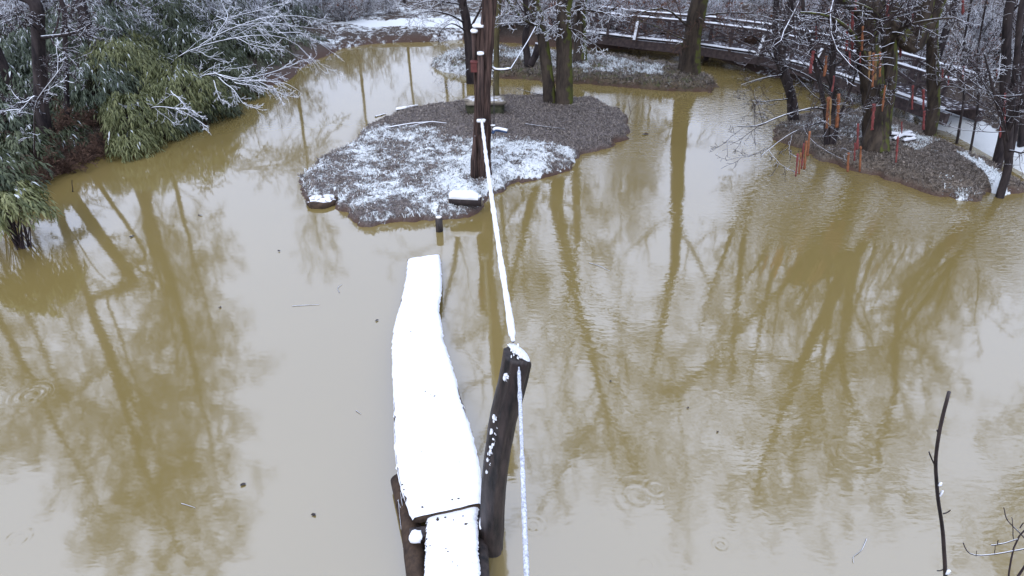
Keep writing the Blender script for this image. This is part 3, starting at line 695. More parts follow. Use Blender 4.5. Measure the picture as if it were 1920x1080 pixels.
V, Fc = loft([A(901, 250, Y - .15), A(901, 180, Y - .18), A(901, 103, Y - .18)], [.075, .07, .06], 14, .2, 5, .2, 4); link('stub', mesh_np('stub', tloc(t, V), Fc, [M['bark_post']]), t)
V, Fc = loft([A(890, 348, Y - .12), A(888, 300, Y - .12), A(891, 255, Y - .1)], [.10, .07, .02], 12, .3, 5, .3, 5); link('stub', mesh_np('stub', tloc(t, V), Fc, [M['bark_post']]), t)
V, Fc = loft([A(889, 60, Y - .02), A(890, 120, Y), A(892, 200, Y)], [.05, .04, .012], 10, .35, 5, .4, 6); link('bark_strip', mesh_np('bark_strip', tloc(t, V), Fc, [M['bark_post']]), t)
# loop of rope round the trunk under snow
V, Fc = rock_v(tuple(A(902, 226, Y - .24)), .19, .10, .07, 9, 14, 7, .2); link('snow_cover', mesh_np('snow_cover', tloc(t, V), Fc, [M['snow']]), t)
# red box
t = thing('nest_box', 'small faded red box fixed to the left of the tall trunk', 'box', tuple(A(889, 125, Y - .1)))
V, Fq = box_v(A(889, 125, Y - .12), 12 * mm, .16, 18 * mm); o = link('box_body', mesh_np('box_body', tloc(t, V), [Fq], [M['redbox']], False), t); add_bevel(o, .008)
V, Fq = box_v(A(889, 115.2, Y - .12), 14 * mm, .19, 1.4 * mm); link('lid', mesh_np('lid', tloc(t, V), [Fq], [M['redbox']], False), t)
# arm with snow
log_thing('perch_branch', 'snow-topped bent perch pole sticking out right of the tall trunk', 'perch', [A(922, 126, Y), A(926, 131, Y), A(945, 132, Y), A(957, 129, Y)], .02, .016, M['bark_dark'], 5, snow=.022, ends=False, sides=10)
t = thing('rope', 'thin snowy cord rising from the bent perch pole to the twin tree', 'rope', tuple(A(957, 129, Y)))
V, Fq = tubes([(resample([A(957, 129, Y), A(975, 100, Y + .8), A(990, 76, Y + 1.4), A(1004, 50, Y + 2)], 24), [.013] * 24)]); link('cord', mesh_np('cord', tloc(t, V), Fq, [M['twig_snow']]), t)
# hanging swing
t = thing('hanging_swing', 'blue and snow-topped short tube hanging from cords right of the tall trunk', 'swing', tuple(A(936, 246, Y)))
q = resample([A(924, 250, Y - .1), A(926, 244, Y - .1), A(932, 243, Y - .1), A(951, 247, Y - .1)], 16); V, Fc = loft(q, [.035] * 16, 12); link('tube', mesh_np('tube', tloc(t, V), Fc, [M['blue']]), t)
V, Fc = loft([p + UP * .03 for p in q[2:]], [.034] * 14, 10, 0, 1, .15); link('snow_cover', mesh_np('snow_cover', tloc(t, V), Fc, [M['snow']]), t)
for x in (925, 927):
    V, Fc = tubes([([A(x, 245, Y - .1), A(x, 190, Y - .06), A(x - 1, 133, Y)], [.006] * 3)]); link('cord', mesh_np('cord', tloc(t, V), Fc, [M['string']]), t)
V, Fc = rock_v(tuple(A(924, 235, Y - .1)), .10, .06, .03, 3); link('snow_knot', mesh_np('snow_knot', tloc(t, V), Fc, [M['snow']]), t)

# ------------------------------------------------------------------ small things on and round the main island
hy = lambda px, py, dz=0: (lambda g: Vector((g.x, g.y, hz1(g.x, g.y) + dz)))(G(px, py, .25))
a = G(843, 373, .32); b_ = G(904, 376, .30)
log_thing('fallen_log', 'short thick log with a slab of snow, lying at the foot of the tall trunk', 'log', [a, b_], .115, .12, M['bark_dark'], 6, snow=.07, snowspan=(.02, .99), ends=True)
t = thing('flat_stone', 'round flat disc with snow on top at the left tip of the main island', 'stone', tuple(G(604, 374)))
c = G(604, 377, .03); V, Fc = loft([c - UP * .1, c + UP * .05, c + UP * .075], [.33, .34, .31], 26, 0, 1, .12); link('disc', mesh_np('disc', tloc(t, V), Fc, [M['wood_plank']]), t)
V, Fc = rock_v((c.x, c.y, .095), .60, .56, .05, 12, 24, 10, .5, boxy=.2); link('snow_cover', mesh_np('snow_cover', tloc(t, V), Fc, [M['crust']]), t)
t = thing('cut_post', 'short round cut post standing in the water before the main island', 'post', tuple(G(824, 432)))
c = G(824, 433); hgt = .30; V, Fc = loft([c - UP * .2, c + UP * .1, c + UP * hgt], [.072, .07, .068], 18, .05, 7, .06); nq = len(Fc[0])
link('post_shaft', mesh_np('post_shaft', tloc(t, V), Fc, [M['bark_log'], M['wood_end']], True, None, [0] * nq + [1] * len(Fc[1])), t)
V, Fc = rock_v(tuple(c + UP * (hgt + .006)), .11, .11, .022, 3, boxy=.2); link('snow_cover', mesh_np('snow_cover', tloc(t, V), Fc, [M['snow']]), t)
t = thing('stone_block', 'flat-topped stone block with mossy dark sides behind the tall trunk', 'stone', tuple(hy(910, 222)))
c = hy(910, 218); mm2 = mpp(c)
V, Fc = rock_v((c.x, c.y, c.z + .13), 72 * mm2, .55, .34, 21, 22, 12, .18, boxy=.9); link('stone_base', mesh_np('stone_base', tloc(t, V), Fc, [M['stone_dark']]), t)
V, Fc = rock_v((c.x, c.y, c.z + .31), 76 * mm2, .66, .12, 23, 22, 10, .2, boxy=.9); link('stone_top', mesh_np('stone_top', tloc(t, V), Fc, [M['stone']]), t)
def stick(label, cat, pts, r0, mat, name='fallen_branch', group=None, side=None, r=None):
    n = 14; q = resample(pts, n, r0 * .6, seed=int(abs(pts[0].x * 100)) % 99); P = [(q, lerp_list(r0, r0 * .45, n))]
    for (i, v) in (side or []): P.append(([q[i], q[i] + Vector(v) * .5 + UP * .01, q[i] + Vector(v)], [r0 * .6, r0 * .5, r0 * .3]))
    V, Fq = tubes(P); loc = tuple(pts[0]); o = link(name, mesh_np(name, local(V, loc), Fq, [mat]), None, loc); return tag(o, label, cat, group)
stick('snowy crooked fallen branch lying across the left half of the main island', 'branch', [hy(722, 246, .04), hy(770, 243, .06), hy(812, 240, .06), hy(838, 245, .04)], .022, M['twig_snow'], side=[(9, (-.5, -.35, -.02))])
stick('thin dark stick lying on the muddy right half of the main island', 'branch', [hy(985, 243, .04), hy(1020, 248, .05), hy(1060, 250, .04)], .012, M['twig_dark'])
stick('dark branch reaching left from the twin trunks over the channel', 'branch', [A(1024, 178, 20.3), A(1000, 175, 20), A(968, 165, 19.6)], .014, M['twig_dark'])
log_thing('floating_log', 'dark lumpy driftwood piece floating off the back left of the main island', 'log', [G(744, 207, .02), G(760, 204, .07), G(783, 198, .03)], .07, .02, M['bark_dark'], 9, snow=.015, ends=False)
stick('pale thin driftwood floating left of the dark lump of driftwood', 'branch', [G(704, 219, .01), G(716, 215, .02), G(726, 212, .01)], .03, M['twig_snow'], 'driftwood')
stick('thin dark stick poking upright from the water near the left bank', 'stick', [G(137, 362, -.05), A(136, 350, G(137, 362).y), A(135, 338, G(137, 362).y)], .014, M['twig_dark'], 'upright_stick')
stick('dry reed stems at the back right tip of the main island', 'reed', [G(1182, 215, .0), A(1180, 200, G(1182, 215).y), A(1178, 185, G(1182, 215).y)], .010, M['twig_dark'], 'reed_stem', side=[(2, (.2, 0, .25)), (4, (-.1, .1, .4)), (6, (.3, 0, .2))])

# floating debris
fl = [(455, 909, 9, 'curled dark leaf floating in the lower left of the pond'), (247, 444, 8, 'pale leaf floating under the left bank'), (375, 404, 6, 'small leaf floating nearest the left inlet'),
      (523, 471, 6, 'tiny pale leaf floating left of the main island tip'), (413, 576, 6, 'tiny leaf floating midway on the left water'), (588, 966, 7, 'narrow dark leaf floating left of the board joint'),
      (706, 601, 6, 'dark bit floating just left of the long snowy slab'), (1290, 765, 6, 'dark speck of leaf floating right of the leaning post'), (1345, 810, 5, 'leaf bit floating in the lower right water'),
      (1145, 715, 5, 'pale leaf bit floating right of the post head'), (1210, 252, 10, 'flat pale leaf floating off the right tip of the main island')]
for i, (px, py, w, lb) in enumerate(fl):
    c = G(px, py, .006); m_ = mpp(c) * w / 2; rg = random.Random(i); V = []
    for k in range(9):
        a = k / 9 * 2 * math.pi; e = m_ * (.5 + rg.random()) ; V.append((math.cos(a) * e, math.sin(a) * e * .9, .004 + .35 * e * abs(math.sin(a + i))))
    V.append((0, 0, .0)); o = link('floating_leaf', mesh_np('floating_leaf', V, [[(k, (k + 1) % 9, 9) for k in range(9)]], [M['bark_log'] if 'dark' in lb or i % 2 else M['wood_plank']], False, {'rnd': [.8] * 10}), None, tuple(c)); tag(o, lb, 'leaf')
for (pts, lb) in [([(548, 574), (572, 572), (598, 571)], 'floating twig left of the upper end of the long slab'), ([(636, 548), (632, 541), (641, 533)], 'hooked twig floating left of the slab tip'),
                  ([(340, 944), (352, 948), (366, 952)], 'bent twig floating in the lower left'), ([(1105, 493), (1125, 499), (1143, 508)], 'fine twig floating right of the long rope'),
                  ([(668, 770), (676, 776)], 'short twig floating left of the middle of the slab'), ([(1625, 1010), (1618, 1030), (1598, 1045), (1600, 1056)], 'curled water weed floating left of the near sapling')]:
    stick(lb, 'twig', [G(x, y, .008) for x, y in pts], .0055, M['twig_dark'], 'floating_twig')

# ------------------------------------------------------------------ near saplings, lower right, and twigs by the boards
Ys = 2.55
pts = [Vector((A(1772, 1085, Ys).x + .05, 2.4, -.1)), A(1772, 1200, Ys), A(1773, 1080, Ys), A(1768, 1000, Ys), A(1757, 920, Ys), A(1753, 865, Ys), A(1762, 800, Ys), A(1772, 765, Ys), A(1778, 735, Ys)]
loc = tuple(pts[0]); t = thing('sapling', 'bare dark upright twig stem with tiny side buds near the lower right', 'sapling', loc)
mmn = mpp(A(1765, 900, Ys)); q = resample(pts, 70, .0015, 4); V, Fc = loft(q, lerp_list(5.5 * mmn, 3.0 * mmn, 70), 12, 0, 1, .22, 3); link('stem', mesh_np('stem', tloc(t, V), Fc, [M['bark_log']]), t)
for (a, b_) in [((1753, 872), (1742, 847)), ((1768, 963), (1782, 956)), ((1769, 1068), (1757, 1070)), ((1761, 812), (1757, 806))]:
    V, Fq = tubes([(resample([A(*a, Ys), A((a[0] + b_[0]) / 2, (a[1] + b_[1]) / 2 + 2, Ys), A(*b_, Ys)], 5), [1.8 * mmn, 1.6 * mmn, 1.5 * mmn, 1.6 * mmn, 1.2 * mmn])]); link('side_twig', mesh_np('side_twig', tloc(t, V), Fq, [M['bark_log']]), t)
for (x, y, w, h) in [(1763, 908, 6, 10), (1765, 925, 3, 18), (1777, 1073, 9, 16)]:
    V, Fc = rock_v(tuple(A(x, y, Ys - .01)), w * mmn, .012, h * mmn, x, 8, 6, .4); link('snow_cover', mesh_np('snow_cover', tloc(t, V), Fc, [M['snow']]), t)
Yb = 2.5; sk = []
def pl(pts, a, b, Y=Yb): q = resample([A(x, y, Y) for x, y in pts], 12, .0012, pts[0][0] % 90); return (q, lerp_list(a * mmn, b * mmn, 12))
sk += [pl([(1886, 1180), (1890, 1080), (1903, 1010), (1925, 985), (1960, 960)], 2.4, 1.6), pl([(1806, 1018), (1812, 1036), (1830, 1043), (1870, 1038), (1925, 1028)], 1.2, 1.8), pl([(1882, 952), (1886, 975), (1905, 992), (1922, 1010)], 1.0, 1.6),
       pl([(1858, 1022), (1885, 1018), (1910, 1010)], 1.6, 1.3), pl([(1897, 970), (1899, 990), (1900, 1010)], .8, 1), pl([(1865, 1038), (1866, 1020)], .8, .7), pl([(1830, 1043), (1832, 1032)], .7, .6), pl([(1905, 1085), (1925, 1055)], 3, 2.4), pl([(1870, 1022), (1872, 1012)], 1.2, .8), pl([(1912, 990), (1918, 980)], 1.4, 1.0)]
base = Vector((A(1886, 1080, Yb).x + .02, 2.35, -.1)); sk.append((resample([base, base + Vector((0, 0, 1)), A(1884, 1180, Yb)], 8), [.012] * 8))
V, Fq = tubes(sk); t = thing('shrub', 'fine bare twiggy shrub cut by the bottom right corner', 'shrub', tuple(base)); link('stems', mesh_np('stems', tloc(t, V), Fq, [M['twig_dark']]), t)
sk = []; rg = random.Random(8)
for k in range(13):
    x = 744 + rg.random() * 22; y = 890 + rg.random() * 50; Pn = [G(x + 6 * k / 8 + rg.uniform(-6, 6) + j * rg.uniform(3, 8), y + j * 45, .25 - .04 * j + rg.uniform(-.02, .02)) for j in range(rg.choice([3, 4, 5]))]
    sk.append((resample(Pn, 9, .004, k), lerp_list(.005, .0025, 9)))
V, Fq = tubes(sk); t = thing('hanging_twigs', 'thin tangled twigs beside the left log under the boards', 'twigs', tuple(G(755, 950, .1))); link('stems', mesh_np('stems', tloc(t, V), Fq, [M['twig_dark']]), t)

# ------------------------------------------------------------------ trees on the islands
r = random.Random(31)
def up_from(px, Y, dx, dy, z): p = A(px, 0, Y); return Vector((p.x + dx, p.y + dy, z))
Y = hy(1045, 196).y
hero_tree('twin_tree', 'pair of dark trunks joined at the foot at the back of the main island', 'tree',
    [TL([hy(1031, 196, -.1), A(1028, 150, Y), A(1022, 100, Y), A(1012, 45, Y + .1), A(1002, 0, Y + .3), up_from(1000, Y, -.6, .5, 6), up_from(1000, Y, -1.0, .9, 9.5)], .16, .06, .38),
     TL([hy(1057, 198, -.1), A(1058, 150, Y - .1), A(1058, 100, Y - .1), A(1056, 40, Y - .1), A(1058, 0, Y), up_from(1060, Y, .9, 0, 7), up_from(1060, Y, 2.1, -.6, 11), up_from(1060, Y, 2.6, -.6, 14)], .225, .07, .30)],
    [([A(1012, 50, Y), A(980, 38, Y - .4), A(955, 10, Y - .6), A(920, -50, Y - .8)], .05, .02), ([A(1018, 60, Y), A(1000, 25, Y - .8), A(975, 5, Y - 1.2)], .035, .012),
     ([A(1056, 50, Y - .1), A(1090, 60, Y - .5), A(1110, 80, Y - .8), A(1125, 92, Y - 1)], .03, .01), ([A(1055, 38, Y - .1), A(1030, 55, Y - .7), A(1022, 66, Y - .9)], .035, .012),
     ([A(1058, 25, Y), A(1100, 18, Y - .4), A(1130, 24, Y - .6), A(1160, 10, Y - .7)], .045, .015), ([A(1058, 0, Y), A(1130, -40, Y - 1), A(1240, -120, Y - 1.5)], .08, .03),
     ([up_from(1060, Y, .9, 0, 6), up_from(1060, Y, 3.2, -1, 7.6), up_from(1060, Y, 5.4, -1.5, 9.4)], .10, .03), ([up_from(1060, Y, 1.2, 0, 7.6), up_from(1060, Y, 3.4, .4, 10), up_from(1060, Y, 4.6, .5, 12.6)], .09, .03),
     ([up_from(1060, Y, 2.1, -.6, 10.6), up_from(1060, Y, .6, -2.2, 12.2), up_from(1060, Y, -.6, -3.4, 13.6)], .08, .03), ([up_from(1060, Y, 2.1, -.6, 11), up_from(1060, Y, 3.6, -2.4, 13), up_from(1060, Y, 5.0, -3.6, 14.4)], .08, .03), ([up_from(1060, Y, 1.2, -.2, 8), up_from(1060, Y, 2.8, -2.6, 9.6), up_from(1060, Y, 4.6, -4, 11)], .08, .03), ([up_from(1060, Y, 2.6, -.6, 13), up_from(1060, Y, 1.2, 1, 15), up_from(1060, Y, .6, 1.2, 16.6)], .06, .03), ([up_from(1060, Y, 2.6, -.6, 13.5), up_from(1060, Y, 4.2, .4, 15.4), up_from(1060, Y, 6, .5, 16.5)], .06, .03),
     ([A(1002, 0, Y), up_from(1000, Y, -1.0, -.6, 4.2), up_from(1000, Y, -1.6, -1.0, 5.6)], .05, .02)],
    r, P_(TREE, kids=[9, 9, 8, 6], min=.0068), M['bark_moss'], M['twig_snow'], trunk_kids=14, ridge=.14, sides=26)
Y = hy(930, 190).y
hero_tree('mossy_tree', 'slim yellow-green mossy trunk behind the tall brown trunk', 'tree',
    [TL([hy(930, 190, -.1), A(931, 120, Y), A(931, 60, Y), A(936, 0, Y), up_from(938, Y, .2, 0, 6), up_from(940, Y, .1, .3, 8)], .085, .03, .55)], [([A(932, 40, Y), A(960, 15, Y), A(975, -10, Y)], .03, .01)], r, P_(TREE, max=3), bark('yellow moss bark', (0.06, 0.05, 0.03), (0.15, 0.13, 0.05), 7, bump=.5), M['twig_snow'], trunk_kids=6)
def h2(px, py, dz=-.1): g = G(px, py, .3); return Vector((g.x, g.y, hz2(g.x, g.y) + dz))
Y = h2(1293, 138).y
hero_tree('ivy_tree', 'thick trunk with dead creepers at the right end of the far island', 'tree',
    [TL([h2(1293, 138), A(1293, 110, Y), A(1297, 80, Y), A(1303, 40, Y), A(1312, 0, Y), up_from(1316, Y, .4, 0, 7), up_from(1316, Y, .2, .5, 13)], .29, .08, .30)],
    [([A(1300, 60, Y), A(1250, 15, Y), A(1200, 20, Y - .4), A(1182, 40, Y - .6)], .04, .015), ([A(1297, 78, Y), A(1270, 70, Y - .3), A(1225, 45, Y - .5), A(1190, 38, Y - .6)], .03, .01), ([A(1305, 30, Y), A(1360, 22, Y), A(1440, 30, Y)], .035, .01), ([A(1292, 100, Y), A(1275, 80, Y - .4), A(1262, 90, Y - .5)], .03, .01),
     ([A(1300, 55, Y), A(1310, 30, Y - .4), A(1325, 45, Y - .5)], .03, .01)], r, P_(TREE, up=[.05, .05, -.03, -.05, -.05]), M['bark_moss'], M['twig_rust'], trunk_kids=9)
Y = h2(1090, 118).y
hero_tree('stump_tree', 'stout dark trunk on the far island seen right of the twin trunks', 'tree', [TL([h2(1086, 122), A(1088, 80, Y), A(1086, 40, Y), A(1090, 0, Y), up_from(1090, Y, .4, .4, 7), up_from(1090, Y, .1, .8, 11)], .22, .06, .3)], [], r, TREE, M['bark_moss'], M['twig_snow'], trunk_kids=10)
Y = h2(888, 138).y
hero_tree('leaning_tree', 'dark trunk leaning left on the far island just left of the tall trunk', 'tree', [TL([h2(884, 140), A(880, 90, Y), A(876, 45, Y), A(866, 0, Y), up_from(862, Y, -.6, 0, 7), up_from(862, Y, -1.4, 0, 10)], .17, .05, .25)],
    [([A(876, 45, Y), A(840, 25, Y - .4), A(800, 18, Y - .6), A(780, 30, Y - .7)], .04, .012), ([A(878, 60, Y), A(845, 40, Y - .5), A(820, 60, Y - .8), A(822, 85, Y - .9)], .03, .01), ([A(868, 10, Y), A(815, 0, Y - .6), A(760, 15, Y - 1)], .03, .01), ([A(884, 125, Y), A(850, 150, Y - .8), A(835, 185, Y - 1.2)], .012, .004)], r, P_(TREE, max=4), M['bark_dark'], M['twig_snow'], trunk_kids=10)
Y = h2(990, 122).y
hero_tree('curved_tree', 'short reddish curving trunk on the far island left of the twin trunks', 'tree', [TL([h2(990, 124), A(988, 100, Y), A(984, 75, Y), A(990, 40, Y), A(985, 0, Y), up_from(985, Y, 0, 0, 5)], .12, .05, .3)], [], r, P_(TREE, max=3), M['bark_dark'], M['twig_snow'], trunk_kids=8)
log_thing('hanging_log', 'dark slanting log hanging left of the twin trunks', 'log', [A(1011, 82, 20), A(1006, 100, 19.9), A(994, 124, 19.8)], .11, .09, M['bark_dark'], 4)

def h3(px, py, dz=-.1): g = G(px, py, .3); return Vector((g.x, g.y, hz3(g.x, g.y) + dz))
Y = h3(1642, 275).y; Yb3 = Y
LR = [R(1600, 470, Y), R(1560, 560, Y), R(1500, 690, Y - .3), R(1450, 820, Y - .6), R(1410, 930, Y - 1)]
RR = [R(1606, 480, Y), R(1590, 560, Y + .3), R(1575, 670, Y + .5), R(1600, 770, Y + .6), R(1650, 860, Y + .6)]
hero_tree('big_tree', 'massive mossy trunk forking in two on the right island, hung with red sticks', 'tree',
    [TL([h3(1642, 282, -.15), A(1643, 240, Y), A(1643, 200, Y), A(1636, 150, Y), A(1628, 90, Y), A(1623, 40, Y), A(1620, 0, Y)] + LR, .255, .065, .62),
     TL([A(1652, 250, Y + .1), A(1660, 190, Y), A(1668, 140, Y), A(1668, 90, Y), A(1662, 30, Y), A(1660, 0, Y)] + RR, .155, .055, .60)],
    [([A(1628, 120, Y - .2), A(1600, 60, Y - .8), A(1560, 30, Y - 1.4), A(1500, 25, Y - 2)], .06, .02), ([A(1665, 100, Y), A(1690, 50, Y - .6), A(1730, 40, Y - 1.1), A(1790, 30, Y - 1.6)], .05, .02),
     ([A(1662, 60, Y), A(1640, 20, Y - .8), A(1600, 5, Y - 1.2)], .04, .02), ([A(1668, 150, Y - .1), A(1655, 185, Y - .5), A(1642, 200, Y - .6)], .025, .01), ([A(1622, 40, Y), A(1560, -20, Y - 1), A(1470, -60, Y - 2.5), A(1400, -90, Y - 3.4)], .08, .03),
     ([LR[2], R(1400, 660, Y), R(1300, 700, Y + .4), R(1200, 780, Y + .6)], .09, .03), ([LR[1], R(1540, 700, Y - .6), R(1550, 850, Y - 1)], .08, .03), ([RR[2], R(1700, 640, Y), R(1790, 700, Y - .3)], .07, .02), ([RR[3], R(1560, 860, Y), R(1540, 960, Y - .3)], .06, .02), ([LR[3], R(1340, 850, Y - .2), R(1250, 880, Y - .2)], .05, .02), ([LR[3], R(1470, 920, Y), R(1500, 1010, Y)], .05, .02), ([RR[3], R(1680, 880, Y), R(1720, 960, Y)], .05, .02), ([RR[1], R(1660, 690, Y - .5), R(1720, 800, Y - .8)], .05, .02), ([LR[2], R(1380, 740, Y + 1), R(1290, 800, Y + 1.4)], .06, .02)],
    r, P_(TREE, kids=[10, 9, 8, 6], min=.0068), M['bark_moss'], M['twig_dark'], trunk_kids=10, ridge=.13, rough=.30, sides=36, flare=1.3)
Y = h3(1556, 268).y
hero_tree('slim_tree', 'slim dark multi-stemmed tree hung with orange sticks left of the massive trunk', 'tree',
    [TL([h3(1552, 268), A(1549, 220, Y), A(1538, 160, Y - .2), A(1520, 90, Y - .4), A(1505, 20, Y - .6), up_from(1500, Y, -.7, -.6, 6)], .055, .02, .2), TL([h3(1561, 268), A(1561, 200, Y), A(1560, 120, Y), A(1566, 50, Y), A(1570, 0, Y), up_from(1572, Y, .1, 0, 8)], .075, .03, .2), TL([h3(1565, 270), A(1575, 215, Y), A(1598, 160, Y), A(1615, 100, Y - .3)], .04, .015, .2)],
    [([A(1549, 205, Y), A(1525, 200, Y - .5), A(1470, 215, Y - 1), A(1420, 240, Y - 1.4), A(1385, 235, Y - 1.7)], .03, .01), ([A(1556, 225, Y), A(1520, 235, Y - .8), A(1480, 250, Y - 1.5), A(1430, 290, Y - 2)], .02, .008), ([A(1562, 130, Y), A(1600, 90, Y - .5), A(1640, 70, Y - 1)], .03, .01), ([A(1562, 170, Y), A(1530, 100, Y - .5), A(1480, 50, Y - 1)], .03, .01)],
    r, P_(TREE, max=4, kids=[8, 7, 5, 4]), M['bark_dark'], M['twig_dark'], trunk_kids=9, flare=1.1)
Y = h3(1488, 222).y
hero_tree('bent_tree', 'bent trunk at the left tip of the right island leaning out over the pond', 'tree',
    [TL([h3(1490, 222), A(1484, 180, Y), A(1470, 140, Y), A(1462, 118, Y), A(1470, 60, Y), A(1484, 0, Y), up_from(1490, Y, .4, .2, 7), up_from(1490, Y, .6, .2, 9)], .125, .04, .3), TL([A(1466, 135, Y), A(1454, 100, Y + .1), A(1452, 50, Y + .1), A(1456, 0, Y + .1), up_from(1458, Y, -.4, .2, 7)], .08, .03, .3)],
    [([A(1470, 140, Y), A(1430, 145, Y - .5), A(1390, 160, Y - .8)], .02, .008), ([A(1466, 130, Y), A(1430, 80, Y - .6), A(1380, 40, Y - 1)], .03, .01), ([A(1480, 185, Y), A(1440, 190, Y - .6), A(1405, 188, Y - 1)], .02, .006), ([A(1464, 120, Y), A(1510, 140, Y - .6), A(1560, 165, Y - 1)], .03, .01)],
    r, P_(TREE, max=4, kids=[8, 7, 5, 4]), M['bark_dark'], M['twig_dark'], trunk_kids=8, flare=1.15)
Y = h3(1888, 345).y
hero_tree('small_tree', 'short knobbly trunk at the right tip of the right island', 'tree',
    [TL([h3(1889, 346), A(1892, 310, Y), A(1890, 275, Y), A(1896, 200, Y), A(1906, 120, Y), A(1915, 0, Y), up_from(1925, Y, .6, 0, 6)], .085, .025, .18), TL([A(1891, 300, Y), A(1880, 230, Y), A(1860, 160, Y), A(1845, 100, Y)], .05, .015, .2)],
    [([A(1890, 270, Y), A(1875, 200, Y - .4), A(1840, 150, Y - .8)], .02, .008), ([A(1892, 250, Y), A(1915, 200, Y - .4), A(1935, 150, Y - .8)], .02, .008)], r, P_(TREE, max=4, kids=[8, 7, 5, 4]), M['bark_dark'], M['twig_dark'], trunk_kids=8)
# leftover bundle of logs with snow near the massive trunk
for k, (a, b_, lb) in enumerate([((1664, 262), (1712, 266), 'longest snow-covered stick lying right of the massive trunk'), ((1672, 272), (1705, 258), 'snowy stick crossing the longest one right of the massive trunk'), ((1690, 275), (1712, 272), 'small snowy stick nearest the water right of the massive trunk')]):
    log_thing('fallen_log', lb, 'log', [h3(*a, .05), h3(*b_, .08)], .04, .035, M['bark_dark'], 30 + k, snow=.035, ends=False, sides=10)
t = thing('cut_log', 'cut log end jutting from the right island near its tip', 'log', tuple(h3(1830, 368)))
V, Fc = loft([h3(1818, 356, .02), h3(1837, 368, -.04)], [.07, .07], 16, .05, 7, .08); nq = len(Fc[0]); link('log_body', mesh_np('log_body', tloc(t, V), Fc, [M['bark_log'], M['wood_end']], True, None, [0] * nq + [1] * len(Fc[1])), t)

